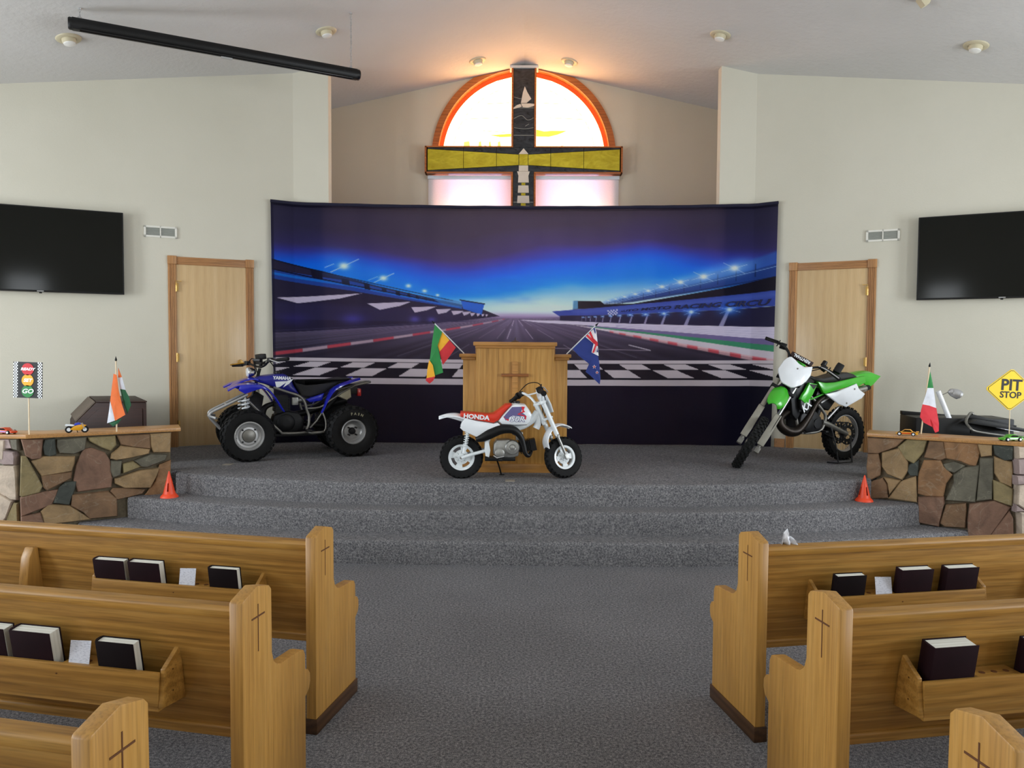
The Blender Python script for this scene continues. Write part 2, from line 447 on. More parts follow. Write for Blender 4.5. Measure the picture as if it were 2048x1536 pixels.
# back wall of the alcove with its window opening (arch above, two tall lights below)
AR_C, AR_R = 4.255, 1.155         # arch centre height and clear radius
LOW_X, LOW_Z0, ARM_Z1_ = 1.20, 2.5, 4.352
mb = MB(); hw = 3.4; th = 0.16
def flat_wall(poly):
    mb.slab(poly, Y_BACK, Y_BACK + th)
flat_wall([(-hw, 0), (-LOW_X, 0), (-LOW_X, AR_C), (-AR_R, AR_C), (-AR_R, AR_C + .02), (-hw, ceil_z(hw) + .02)][:3] + [(-LOW_X, ceil_z(LOW_X) + .02), (-hw, ceil_z(hw) + .02)])
flat_wall([(hw, 0), (LOW_X, 0), (LOW_X, ceil_z(LOW_X) + .02), (hw, ceil_z(hw) + .02)])
flat_wall([(-LOW_X, 0), (LOW_X, 0), (LOW_X, LOW_Z0), (-LOW_X, LOW_Z0)])
K = 24
for s in (-1, 1):
    for k in range(K):
        a0, a1 = pi / 2 * k / K, pi / 2 * (k + 1) / K
        p0, p1 = (s * AR_R * cos(a0), AR_C + AR_R * sin(a0)), (s * AR_R * cos(a1), AR_C + AR_R * sin(a1))
        t0, t1 = ceil_z(p0[0]) + .02, ceil_z(p1[0]) + .02
        if min(t0 - p0[1], t1 - p1[1]) > 0.0: flat_wall([p0, p1, (p1[0], t1), (p0[0], t0)])
    flat_wall([(s * AR_R, AR_C), (s * LOW_X, AR_C), (s * LOW_X, ceil_z(LOW_X) + .02), (s * AR_R, ceil_z(AR_R) + .02)])
flat_wall([(-1.2, 3.995), (1.2, 3.995), (1.2, ARM_Z1_), (-1.2, ARM_Z1_)])  # unseen fillers behind arm and post, added to block outside light leaks
flat_wall([(-.16, 1.6), (.16, 1.6), (.16, RIDGE), (-.16, RIDGE)])
tag(mb.build('wall_back', wall_mat('beige toned plaster', (210, 196, 174), (216, 202, 180), 0.7, 0.004, 0.25, 60), smooth=0), 'beige plaster gable wall of the alcove around the stained glass window', kind='structure')  # alcove back wall toned more beige than the other walls

# ------------------------------------------------------------------ stage and steps
def edge_pts(y0, k, xe, n=28):
    return [(x, y0 + k * max(0.0, abs(x) - 0.85) ** 2) for x in [(-xe + 2 * xe * i / n) for i in range(n + 1)]]
def step(name, pts, z0, z1, yb, label):
    mb = MB(); front = []
    prof = [(0.0, z0), (0.0, z1 - 0.03), (0.006, z1 - 0.012), (0.022, z1 - 0.002), (0.05, z1)]
    rings = []
    for x, y in pts:
        rings.append([(x, y + d, z) for d, z in prof] + [(x, yb(x), z1), (x, yb(x), z0)])
    mb.rings(rings); return tag(mb.build(name, M_carpet, smooth=50), label, kind='structure')
def wall_line(x): return 6.59 - 0.676 * (abs(x) - 3.06)          # face of the stone walls
def step_end(y0, k):
    x = 3.0
    while y0 + k * (x - .85) ** 2 < wall_line(x) - .01: x += .01
    return x
STEP_BACK = lambda x: 6.9 if abs(x) < 2.9 else min(6.9, wall_line(x) + .045)
step('stage_step', edge_pts(5.65, .062, step_end(5.65, .062)), 0.0, 0.18, STEP_BACK, 'lowest wide carpeted step in front of the stage')
step('stage_step', edge_pts(5.90, .072, step_end(5.90, .072)), 0.175, 0.36, STEP_BACK, 'middle carpeted step in front of the stage')
mb = MB(); pts = edge_pts(6.128, .088, 3.06)
prof = [(0.0, 0.355), (0.0, STAGE - 0.03), (0.006, STAGE - 0.012), (0.022, STAGE - 0.002), (0.05, STAGE)]
mb.rings([[(x, y + d, z) for d, z in prof] + [(x, Y_BACK, STAGE), (x, Y_BACK, 0.3)] for x, y in pts])
for s in (-1, 1):
    mb.slab([(s * 3.06, 6.70), (s * 3.12, 6.66), (s * 4.04, 6.04), (s * ROOM_X, 6.04), (s * ROOM_X, wall_y(ROOM_X)), (s * 3.06, wall_y(3.06))], 0.3, STAGE, plane='xy')
tag(mb.build('stage', M_carpet, smooth=50), 'raised stage platform covered in grey carpet', kind='structure')
# wooden skirting along the front walls
for s, nm in ((-1, 'left'), (1, 'right')):
    for a, c in ((2.94, 3.04), (3.97, ROOM_X)):
        mb = MB(); p = [(s * a, wall_y(a)), (s * c, wall_y(c))]
        q = [(p[0][0], p[0][1] - 0.016), (p[1][0], p[1][1] - 0.016)]
        mb.slab([p[0], p[1], q[1], q[0]], STAGE, STAGE + 0.1, plane='xy')
        tag(mb.build('baseboard_' + nm, M_trimx, smooth=0), 'oak skirting board along the stage wall', kind='structure')

# ------------------------------------------------------------------ doors with fluted casing and corner blocks
WA = atan(WS)
def wall_frame(s, x):
    """matrix: local x along the wall (towards photo right), y into the wall, z up"""
    a = s * -WA
    return Matrix.Translation((x, wall_y(x), 0)) @ Matrix.Rotation(a, 4, 'Z')
def door(name, s, xc, hinge, label):
    e = empty(name, kind='structure'); e.matrix_world = wall_frame(s, xc); tag(e, label)
    w, h, cw = 0.365, 2.03, 0.085; z0 = STAGE
    MB().bx(-w, w, -0.006, 0.03, z0 + 0.008, z0 + h).build('door_leaf', M_birch, e, bevel=0.002)
    for q in (-1, 1):
        m = MB(); x0 = q * w; x1 = q * (w + cw); m.bx(x0, x1, -0.016, 0.0, z0, z0 + h)
        for k in range(4):
            xx = x0 + (x1 - x0) * (0.2 + 0.2 * k); m.bx(xx - 0.006, xx + 0.006, -0.023, -0.014, z0 + 0.0, z0 + h)
        m.build('casing', M_trim, e, bevel=0.003)
        MB().bx(x0 - q * 0.004, x1 + q * 0.004, -0.03, 0.0, z0 + h, z0 + h + 0.093).build('corner_block', M_trim, e, bevel=0.005)
    m = MB(); m.bx(-w, w, -0.016, 0, z0 + h, z0 + h + 0.085)
    for k in range(4):
        zz = z0 + h + 0.085 * (0.2 + 0.2 * k); m.bx(-w + .004, w - .004, -0.023, -0.014, zz - 0.006, zz + 0.006)
    m.build('head_casing', M_trimx, e, bevel=0.003)
    for z in (z0 + 1.78, z0 + 1.0, z0 + 0.25):
        m = MB(); m.tube([(hinge * (w + 0.004), -0.026, z - 0.05), (hinge * (w + 0.004), -0.026, z + 0.05)], 0.007, 8); m.bx(hinge * (w - .02), hinge * w, -0.012, -0.004, z - 0.045, z + 0.045)
        m.build('hinge', M_brass, e)
    m = MB(); m.tube([(hinge * (w - .05), -.03, z0 + 1.845), (hinge * (w + .004), -.035, z0 + 1.845), (hinge * (w + .004), -.035, z0 + 1.80)], .005, 6); m.build('door_stop', M_brass, e)
    m = MB(); m.lathe([(0.0, -.062), (.022, -.06), (.027, -.045), (.02, -.03), (.012, -.02), (.028, -.012), (.028, 0)], (-hinge * (w - .07), 0, z0 + .95), 'y', 20, True); m.build('door_knob', M_brass, e)
door('door_1', -1, -3.51, -1, 'birch veneer door in oak casing, behind the blue quad')
door('door_2', 1, 3.46, 1, 'birch veneer door in oak casing, behind the green dirt bike')

# ------------------------------------------------------------------ stained glass window with the cross
WN = empty('window_1', (0, Y_BACK, 0)); tag(WN, 'arched stained glass window with a dark cross and yellow beam', kind='structure')
def glow_mat(name, col, strength, nscale=None):
    m, nt, b = new_mat(name); v = coords(nt)
    em = N(nt, 'ShaderNodeEmission'); em.inputs[1].default_value = strength
    r = ramp(nt, noise(nt, v, nscale or 3.0, 3, 0.6, 1.0), [(0.3, tuple(c * 0.8 for c in col)), (0.7, col)])
    nt.links.new(r.outputs[0], em.inputs[0]); nt.links.new(em.outputs[0], nt.nodes['Material Output'].inputs[0]); nt.nodes.remove(b); return m
G_sky = glow_mat('sunlit pale glass', (1.0, 0.52, 0.22), 11.0)
G_band = glow_mat('sunlit red glass', (1.0, 0.10, 0.02), 1.1)
G_yel = glow_mat('sunlit yellow glass', (1.0, 0.85, 0.10), 1.3)
G_amb = glow_mat('sunlit amber glass', (1.0, 0.55, 0.12), 2.5)
def glass_mat(name, c1, c2, rough=0.18, sc=6.0):
    m, nt, b = new_mat(name); v = coords(nt, (1, 1, 2.2)); n_ = noise(nt, v, sc, 4, 0.6, 2.0)
    r = ramp(nt, n_, [(0.3, lin(c1)), (0.7, lin(c2))]); nt.links.new(r.outputs[0], b.inputs['Base Color'])
    b.inputs['Roughness'].default_value = rough; bump(nt, b, n_, 0.25, 0.01); return m
M_bglass = glass_mat('dark streaky glass', (18, 19, 22), (60, 62, 66), 0.22)
M_yglass = glass_mat('opal yellow glass', (178, 156, 10), (216, 198, 46), 0.25, 4.0)
M_wglass = plain('opal white glass', (222, 208, 190), 0.4, var=0.05)
M_lead = plain('lead came', (150, 150, 142), 0.5, 0.3)
M_wtrim = wood('window oak', (150, 78, 28), (184, 102, 44), (200, 118, 56), 0, rough=0.35)
YP = 0.10                                     # panes sit this deep in the wall
# arch panes: wedge pieces divided by leads
def arch_piece(a0, a1, r0, r1, x_lim, z_lo):
    pts = []
    for k in range(9): a = a0 + (a1 - a0) * k / 8; pts.append((r1 * cos(a), AR_C + r1 * sin(a)))
    for k in range(9): a = a1 + (a0 - a1) * k / 8; pts.append((r0 * cos(a), AR_C + r0 * sin(a)))
    return pts
ARM_Z0, ARM_Z1, ARM_X, POST = 4.005, 4.352, 1.31, 0.16
for s in (-1, 1):
    # red border band, in five pieces
    lo = math.asin((ARM_Z1 - AR_C) / AR_R)
    hi = math.acos(POST / AR_R)
    for k in range(5):
        a0, a1 = lo + (hi - lo) * k / 5, lo + (hi - lo) * (k + 1) / 5
        if s < 0: a0, a1 = pi - a0, pi - a1
        MB().slab(arch_piece(a0, a1, AR_R - 0.055, AR_R, 0, 0), YP, YP + 0.01).build('pane', G_band, WN, 0)
    # pale field: horizontal bands clipped to the arch
    R = AR_R - 0.055; zs = [ARM_Z1, 4.47, 4.62, 4.80, 5.02, AR_C + R * sin(math.acos(POST / R))]
    for k in range(5):
        z0, z1 = zs[k], zs[k + 1]; P = [(s * POST, z0)]
        for j in range(7):
            z = z0 + (z1 - z0) * j / 6; P.append((s * max(POST + 1e-3, sqrt(max(0, R * R - (z - AR_C) ** 2))), z))
        P.append((s * POST, z1)); xm = max(abs(p[0]) for p in P)
        MB().slab(P, YP, YP + 0.01).build('pane', G_sky, WN, 0)
    # leads over the pale field
    m = MB()
    for (pa, pb) in [((.2, 4.60), (.55, 4.625)), ((.35, 4.80), (.8, 4.78)), ((.2, 5.0), (.5, 4.985)), ((.25, 4.36), (.55, 4.43))]:
        m.tube([(s * pa[0], YP - .003, pa[1]), (s * pb[0], YP - .003, pb[1])], 0.0035, 6)
    R2 = R - 0.13
    for k in range(14): 
        a = lo + 0.1 + (hi - lo - .3) * k / 14
        if k % 3 != 2: m.tube([(s * R2 * cos(a), YP - .003, AR_C + R2 * sin(a)), (s * R2 * cos(a + .05), YP - .003, AR_C + R2 * sin(a + .05))], 0.0035, 6)
    m.build('lead', M_lead, WN)
# setting sun and cloud shapes
for P in ([(-.45, 4.565), (-.30, 4.575), (-.17, 4.585), (-.17, 4.545), (-.32, 4.54)], [(.17, 4.64), (.28, 4.615), (.38, 4.625), (.58, 4.622), (.46, 4.575), (.34, 4.545), (.17, 4.55)]):
    MB().slab(P, YP - .012, YP - .002).build('pane', G_yel, WN, 0)
for x0, x1 in ((-.82, -.72), (-.62, -.56), (-.48, -.43), (-.36, -.30)):
    MB().slab([(x0, ARM_Z1), (x1, ARM_Z1), (x1 - .02, ARM_Z1 + .13), (x0 + .01, ARM_Z1 + .12)], YP - .012, YP - .002).build('pane', G_amb, WN, 0)
# casing round the arch
m = MB(); lo2 = math.asin((ARM_Z1 - AR_C) / (AR_R + .08))
for s in (-1, 1):
    rings = []
    hi2 = math.acos(0.165 / (AR_R + 0.0))
    for k in range(29):
        a = lo2 + (hi2 - lo2) * k / 28; aa = a if s > 0 else pi - a
        ro = AR_R + 0.082
        zt = lambda r_: AR_C + r_ * sin(aa)
        lim = ceil_z(ro * cos(aa)) - 0.004
        rr_o = min(ro, (lim - AR_C) / max(1e-3, sin(aa))) if sin(aa) > 0.1 else ro
        rings.append([((AR_R - .004) * cos(aa), y, AR_C + (AR_R - .004) * sin(aa)) for y in (0.11, -0.03)] + [(rr_o * cos(aa), y, AR_C + rr_o * sin(aa)) for y in (-0.03, 0.0)])
    m.rings(rings)
m.build('arch_casing', M_wtrim, WN, 60)
# cross: dark glass post in pieces, wood edging, yellow beam, white lighthouse
YC = -0.13
zc = [1.6, 2.35, 3.05, 3.62, ARM_Z0 + .02, ARM_Z1 - .01, 4.50, 4.86, RIDGE - 0.075]
for k in range(len(zc) - 1):
    if k == 4: continue
    MB().bx(-.136, .136, YC, YC + .02, zc[k] + .003, zc[k + 1] - .003).build('pane', M_bglass, WN, 0)
for zz in zc[1:-1]:
    if abs(zz - 4.2) > .25: MB().bx(-.138, .138, YC - .004, YC + .01, zz - .004, zz + .004).build('lead', M_lead, WN, 0)
for P in ([(-.13, 5.0), (-.05, 4.98), (-.02, 4.99)], [(-.13, 4.72), (-.03, 4.76), (.05, 4.70), (.13, 4.73)], [(-.13, 4.60), (0, 4.585), (.13, 4.60)], [(.02, 4.62), (.07, 4.65)]):
    MB().tube([(x, YC - .001, z) for x, z in P], .004, 6, 4).build('lead', M_lead, WN)
for s in (-1, 1):
    m = MB(); m.bx(s * .14, s * .165, YC - .015, 0.0, 1.6, ARM_Z0); m.bx(s * .14, s * .165, YC - .015, 0.10, ARM_Z1, RIDGE - .075); m.build('post_edging', M_wtrim, WN, bevel=.003)
    MB().bx(s * .14, s * ARM_X, YC - .015, 0.02, ARM_Z1 - .012, ARM_Z1 + .004).build('beam_edging', M_wtrim, WN, 0)
    MB().bx(s * .14, s * ARM_X, YC - .015, 0.02, ARM_Z0 - .006, ARM_Z0 + .012).build('beam_edging', M_wtrim, WN, 0)
    MB().bx(s * (ARM_X - .016), s * (ARM_X + .006), YC - .015, 0.02, ARM_Z0 - .006, ARM_Z1 + .004).build('beam_edging', M_wtrim, WN, 0)
    xs = [.062, .36, .80, ARM_X - .03]
    for k in range(3):
        def hh(x): return 0.064 + (0.140 - 0.064) * (x / ARM_X)
        zm = (ARM_Z0 + ARM_Z1) / 2; x0, x1 = xs[k] + .003, xs[k + 1] - .003
        MB().slab([(s * x0, zm - hh(x0)), (s * x1, zm - hh(x1)), (s * x1, zm + hh(x1)), (s * x0, zm + hh(x0))], YC - .004, YC + .02).build('pane', M_yglass, WN, 0)
        for q in (-1, 1):
            MB().slab([(s * x0, zm + q * (hh(x0) + .006)), (s * x1, zm + q * (hh(x1) + .006)), (s * x1, zm + q * .16), (s * x0, zm + q * .16)], YC, YC + .02).build('pane', M_bglass, WN, 0)
MB().bx(-.14, .14, YC + .012, YC + .03, ARM_Z0, ARM_Z1).build('pane', M_bglass, WN, 0)
zm = (ARM_Z0 + ARM_Z1) / 2
MB().bx(-.058, .058, YC - .01, YC + .012, zm - .072, zm + .072).build('lantern', M_yglass, WN, 0)
MB().slab([(-.065, zm + .075), (.065, zm + .075), (0, zm + .15)], YC - .008, YC + .012).build('lighthouse_roof', M_wglass, WN, 0)
def lh(z): return 0.075 + (3.72 - z) * 0.06
MB().slab([(-.062, zm - .076), (.062, zm - .076), (.062, zm - .15), (-.062, zm - .15)], YC - .008, YC + .012).build('lighthouse_gallery', M_wglass, WN, 0)
MB().slab([(-.085, zm - .153), (.085, zm - .153), (.066, zm - .21), (.072, zm - .30), (-.072, zm - .30), (-.066, zm - .21)], YC - .008, YC + .012).build('lighthouse_gallery', M_wglass, WN, 0)
z = zm - .303; k = 0
while z > 1.7:
    h = .035 if k % 2 == 0 else .10; w0, w1 = lh(z), lh(z - h)
    if k % 2 == 0:
        for s in (-1, 1): MB().slab([(s * w0 * .4, z), (s * w0, z), (s * w1, z - h + .003), (s * w1 * .4, z - h + .003)], YC - .008, YC + .012).build('lighthouse_band', M_bglass, WN, 0)
        MB().slab([(-w0 * .38, z), (w0 * .38, z), (w1 * .38, z - h + .003), (-w1 * .38, z - h + .003)], YC - .008, YC + .012).build('lighthouse_band', M_yglass, WN, 0)
    else:
        MB().slab([(-w0, z), (w0, z), (w1, z - h + .003), (-w1, z - h + .003)], YC - .008, YC + .012).build('lighthouse_tower', M_wglass, WN, 0)
    z -= h; k += 1
# white dove on the dark post
for P in ([(-.02, 5.03), (.0, 5.09), (.03, 5.03), (.07, 4.97), (.02, 4.93), (-.04, 4.93)], [(-.04, 4.925), (.06, 4.925), (.105, 4.92), (.10, 4.90), (.03, 4.885), (-.02, 4.89)], [(-.045, 4.92), (-.03, 4.895), (-.12, 4.87), (-.125, 4.88), (-.08, 4.91)]):
    P = [(x * 1.25 + .01, 4.95 + (z - 4.95) * 1.35) for x, z in P]
    MB().slab(P, YC - .006, YC + .005).build('dove', M_wglass, WN, 0)
MB().bx(-.19, .19, YC - .03, .02, RIDGE - .077, RIDGE - .042).build('cross_cap', M_ceil, WN, bevel=.006)
# lower lights: glass behind translucent roller shades
def shade_mat():
    m, nt, b = new_mat('white roller shade'); t = N(nt, 'ShaderNodeBsdfTranslucent'); d = N(nt, 'ShaderNodeBsdfDiffuse'); mx = N(nt, 'ShaderNodeMixShader'); mx.inputs[0].default_value = 0.6
    v = coords(nt, (1, 1, 1)); r = ramp(nt, noise(nt, v, 90, 2), [(0.3, (.80, .78, .78)), (0.7, (.88, .86, .86))])
    nt.links.new(r.outputs[0], t.inputs[0]); nt.links.new(r.outputs[0], d.inputs[0]); nt.links.new(d.outputs[0], mx.inputs[1]); nt.links.new(t.outputs[0], mx.inputs[2])
    nt.links.new(mx.outputs[0], nt.nodes['Material Output'].inputs[0]); nt.nodes.remove(b); return m
M_shade = shade_mat()
G_pink = glow_mat('sunlit pink glass', (1.0, 0.42, 0.36), 3.0); G_backlight = glow_mat('boosted backlight glass', (1.0, 0.86, 0.78), 42.0); G_lilac = glow_mat('sunlit lilac glass', (0.85, 0.66, 1.0), 4.6); G_clear = glow_mat('sunlit clear glass', (1.0, 0.90, 0.60), 8.0)  # panes hidden behind the banner: glow boosted to backlight it and the alcove
for s in (-1, 1):
    for x0, x1, z0, z1, g in ((.165, .30, 2.5, 4.0, G_pink), (1.03, 1.2, 2.5, 4.0, G_pink), (.30, 1.03, 3.62, 4.0, G_lilac), (.30, .55, 3.2, 3.62, G_lilac), (.55, 1.03, 3.2, 3.62, G_clear), (.30, 1.03, 2.85, 3.2, G_backlight), (.30, 1.03, 2.5, 2.85, G_backlight)):
        MB().bx(s * x0, s * (x1 - .006), .13, .14, z0, z1 - .006).build('pane', g, WN, 0)
    MB().bx(s * .168, s * 1.28, -.034, -.03, 2.45, 3.94).build('roller_shade', M_shade, WN, 0)
    MB().bx(s * .168, s * 1.285, -.07, -.01, 3.94, 3.985).build('shade_headrail', M_white, WN, bevel=.004)
# ------------------------------------------------------------------ printed cloth backdrop (race track)
def paint_backdrop(nx, ny):
    """the picture printed on the cloth, in picture units of the cloth itself (1006 x 486)"""
    U, V = np.meshgrid(np.linspace(0, 1006, nx), np.linspace(0, 486, ny))
    X, Y = U + 543.0, V + 404.0
    I = np.zeros((ny, nx, 3))
    def col(c): return np.array(c, float)
    def put(mask, c, a=1.0):
        m = np.clip(mask * a, 0, 1)[..., None]; I[:] = I * (1 - m) + col(c) * m
    def add(mask, c):
        I[:] = np.minimum(255, I + np.clip(mask, 0, 1)[..., None] * col(c))
    def ss(e0, e1, x):
        t = np.clip((x - e0) / (e1 - e0), 0, 1); return t * t * (3 - 2 * t)
    def poly(pts, c, a=1.0, soft=0.9):
        n = len(pts); ins = np.zeros(X.shape, bool); dist = np.full(X.shape, 1e9)
        for i in range(n):
            (x0, y0), (x1, y1) = pts[i], pts[(i + 1) % n]
            cond = ((y0 > Y) != (y1 > Y)); xi = (x1 - x0) * (Y - y0) / ((y1 - y0) if y1 != y0 else 1e-9) + x0
            ins ^= cond & (X < xi)
            dx, dy = x1 - x0, y1 - y0; L = dx * dx + dy * dy + 1e-9
            t = np.clip(((X - x0) * dx + (Y - y0) * dy) / L, 0, 1); dist = np.minimum(dist, np.hypot(X - x0 - t * dx, Y - y0 - t * dy))
        sd = np.where(ins, dist, -dist); put(np.clip(sd / soft + 0.5, 0, 1), c, a)
    def line(x0, y0, x1, y1, w, c, a=1.0):
        dx, dy = x1 - x0, y1 - y0; L = dx * dx + dy * dy
        t = np.clip(((X - x0) * dx + (Y - y0) * dy) / L, 0, 1); d = np.hypot(X - x0 - t * dx, Y - y0 - t * dy); put(np.clip((w / 2 - d) / 0.9 + 0.5, 0, 1), c, a)
    def glow(x, y, rx, ry, c, a=1.0, rot=0.0):
        ca, sa = cos(rot), sin(rot); dx, dy = X - x, Y - y
        u, v = dx * ca + dy * sa, -dx * sa + dy * ca; put(np.exp(-(u / rx) ** 2 - (v / ry) ** 2), c, a)
    rng = np.random.RandomState(3)
    def fbm(sx, sy, oct=4):
        out = np.zeros(X.shape); amp = 1; tot = 0
        for o in range(oct):
            gx, gy = int(1006 / sx * 2 ** o) + 3, int(486 / sy * 2 ** o) + 3; g = rng.rand(gy, gx)
            fx, fy = U / sx * 2 ** o, V / sy * 2 ** o; ix, iy = fx.astype(int), fy.astype(int); tx, ty = fx - ix, fy - iy
            tx = tx * tx * (3 - 2 * tx); ty = ty * ty * (3 - 2 * ty)
            out += amp * ((g[iy, ix] * (1 - tx) + g[iy, ix + 1] * tx) * (1 - ty) + (g[iy + 1, ix] * (1 - tx) + g[iy + 1, ix + 1] * tx) * ty); tot += amp; amp *= 0.5
        return out / tot
    cl = fbm(240, 60)
    # sky
    Ys = Y + (cl - 0.5) * 70 - 20 * np.exp(-((X - 1270) / 90) ** 2) * 0 + 0
    ridge = 489 + 6 * np.sin((X - 700) / 130.0) - 20 * np.exp(-((X - 1290) / 80.0) ** 2) - 10 * np.exp(-((X - 1080) / 110.0) ** 2) + 16 * np.exp(-((X - 900) / 110.0) ** 2)
    stops = [(-100, (42, 40, 60)), (-40, (46, 42, 68)), (0, (52, 46, 98)), (14, (50, 50, 146)), (28, (36, 70, 196)), (44, (18, 92, 224)), (64, (10, 116, 234)), (80, (24, 138, 238)), (94, (110, 188, 236)), (110, (178, 222, 236)), (128, (210, 236, 238)), (150, (216, 240, 244))]
    d = (Y + (cl - 0.5) * 28) - ridge
    for c in range(3): I[..., c] = np.interp(d, [s[0] for s in stops], [s[1][c] for s in stops])
    side = ss(0.0, 1.0, (np.abs(X - 1045) - 330) / 200.0)
    dk = ss(430, 405, Y)
    I *= (1 - 0.25 * dk)[..., None]
    put(side * ss(540, 470, Y) * 0.4, (40, 38, 66))
    wisp = fbm(120, 26, 4); put(np.clip((wisp - 0.5) * 3, 0, 1) * ss(545, 575, Y) * ss(640, 600, Y), (150, 206, 240), .55); put(np.clip((0.46 - wisp) * 4, 0, 1) * ss(530, 560, Y) * ss(615, 590, Y), (10, 96, 214), .5)
    glow(1040, 610, 170, 14, (210, 238, 240), 0.7)
    glow(1290, 545, 120, 34, (16, 110, 232), .6); glow(800, 556, 120, 24, (14, 108, 230), .55, .2); glow(1010, 568, 130, 16, (16, 128, 238), .45)
    # ---- horizon haze and track
    hz = 628.0
    put((Y > hz) * 1.0, (46, 42, 62))
    put(np.exp(-((Y - hz) / 7.0) ** 2) * np.exp(-((X - 1040) / 170.0) ** 2), (160, 140, 190), 0.9)
    put(np.exp(-((Y - 637) / 3.0) ** 2) * np.exp(-((X - 1045) / 75.0) ** 2), (236, 220, 240), 0.95)
    rd = np.clip((Y - hz) / 90.0, 0, 1); ang = (X - 1032) / np.maximum(Y - hz + 3, 1)
    st = fbm(40, 500, 3)
    track = (Y > hz + 4)
    lerp = lambda a, b_, t: a * (1 - t[..., None]) + b_ * t[..., None]
    roadc = lerp(col((112, 100, 132)), col((44, 40, 56)), np.clip(rd * 1.25, 0, 1))
    streak = 0.5 + 0.5 * np.sin(ang * 9 + 3 * np.sin(ang * 2.3)); roadc = roadc * (0.90 + 0.18 * streak)[..., None]
    m = track[..., None]; I[:] = np.where(m, roadc, I)
    put((Y > hz + 6) * np.clip(1 - np.abs(ang) / 0.6, 0, 1), (120, 112, 146), 0.35)
    # radiating lane streaks
    for x1, w, a in ((1000, 1.6, .75), (1100, 1.4, .6), (960, 1.2, .35), (1180, 1.2, .35), (890, 1.2, .25), (1290, 1.0, .2), (780, 1.0, .2)):
        for t0, t1 in ((0.10, 0.22), (0.30, 0.52), (0.66, 0.95)):
            xa, ya = 1032 + (x1 - 1032) * t0, hz + 88 * t0; xb, yb = 1032 + (x1 - 1032) * t1, hz + 88 * t1
            line(xa, ya, xb, yb, w * (0.5 + t1), (196, 186, 214), a)
    line(1110, 693, 1300, 697, 1.4, (150, 140, 160), .8); line(1262, 686, 1305, 697, 2.0, (206, 200, 216), .8)
    # ---- left stand
    poly([(543, 522), (640, 541), (740, 566), (860, 592), (960, 612), (1000, 628), (860, 645), (543, 668)], (36, 32, 56), 1)
    poly([(543, 541), (700, 561), (920, 608), (925, 614), (700, 580), (543, 560)], (30, 62, 150), .95)
    poly([(543, 547), (700, 567), (922, 611), (924, 613), (700, 572), (543, 552)], (20, 110, 214), .8)
    line(543, 522, 640, 543, 2.2, (16, 14, 26)); line(640, 543, 905, 597, 1.8, (16, 14, 26)); line(543, 541, 920, 607, 2.2, (14, 12, 26))
    z7 = lambda P: [(540 + x / 3.071, 400 + y / 3.071) for x, y in P]
    for P in ([(230, 425), (305, 440), (308, 482), (240, 470)], [(425, 475), (475, 485), (480, 521), (430, 512)], [(565, 500), (600, 505), (606, 546), (572, 540)], [(675, 525), (705, 530), (708, 560), (680, 555)], [(762, 545), (790, 548), (792, 579), (767, 573)], [(835, 558), (855, 560), (857, 588), (838, 583)], [(888, 572), (908, 575), (910, 598), (892, 594)], [(942, 586), (958, 588), (960, 606), (945, 603)]):
        poly(z7(P), (22, 18, 34), .95)
    for P in ([(1000, 598), (1110, 598), (1175, 612), (1180, 648), (1060, 630)], ): poly(z7(P), (60, 120, 190), .7)
    poly(z7([(1170, 600), (1318, 624), (1300, 692), (1185, 655)]), (30, 92, 200)); line(*z7([(1165, 600)])[0], *z7([(1318, 624)])[0], 2.4, (30, 34, 60))
    put(((Y > 604) & (Y < 640) & (X < 960)) * np.clip((Y - 600 - (X - 543) * 0.03) / 10, 0, 1) * np.clip((960 - X) / 60, 0, 1), (42, 38, 72), .9)
    for P in ([(30, 607), (555, 568), (410, 603), (150, 637)], [(585, 630), (860, 615), (790, 642), (665, 668)], [(862, 650), (1020, 642), (960, 667), (885, 683)], [(1015, 660), (1110, 657), (1080, 680), (1030, 690)], [(1112, 670), (1190, 668), (1160, 686), (1125, 695)], [(1178, 675), (1235, 673), (1215, 688), (1190, 698)], [(1228, 682), (1262, 680), (1250, 694), (1237, 702)], [(1268, 684), (1292, 683), (1284, 696), (1274, 702)], [(1300, 688), (1318, 687), (1312, 698), (1304, 703)], [(1325, 690), (1340, 690), (1334, 700), (1328, 703)]):
        poly(z7(P), (188, 178, 204))
    glow(702, 637, 24, 10, (66, 60, 170), .6); glow(828, 636, 10, 6, (90, 84, 200), .6); glow(862, 636, 8, 5, (90, 84, 200), .6); glow(580, 640, 30, 12, (48, 42, 120), .5)
    put((Y > 648) & (Y < 716) & (X < 1000), (44, 40, 72), .0)
    for k in range(7): line(543, 664 + k * 7, 900, 640 + k * 2.0, 1.2, (92, 84, 128), .35)
    # left kerb, red and white
    n = 15
    for k in range(n):
        t0, t1 = k / n, (k + 1) / n; f = lambda t: (543 + (1010 - 543) * (1 - (1 - t) ** 1.8), 714 + (634 - 714) * (1 - (1 - t) ** 1.55))
        a, b_ = f(t0), f(t1); w0, w1 = 6.5 * (1 - t0) + .8, 6.5 * (1 - t1) + .8
        poly([(a[0], a[1] - w0), (b_[0], b_[1] - w1), (b_[0], b_[1]), (a[0], a[1])], (200, 66, 82) if k % 2 == 0 else (196, 170, 186), .8, 2.0)
    # flood lights, left
    for x, y, r in ((684, 530, 17), (764, 553, 13), (815, 568, 9), (848, 578, 8), (874, 586, 6)):
        glow(x, y, r * 2.6, r * 1.3, (30, 130, 240), .7, .25); glow(x, y, r * .6, r * .4, (225, 245, 250), 1.0)
    for x, y, l in ((684, 530, 34), (764, 553, 24)):
        line(x - l * .8, y + l * .38, x + l * .9, y - l * .42, 1.2, (190, 225, 245), .9)
    line(645, 534, 664, 526, 1.1, (180, 220, 245), .8); line(733, 558, 752, 550, 1.1, (180, 220, 245), .7)
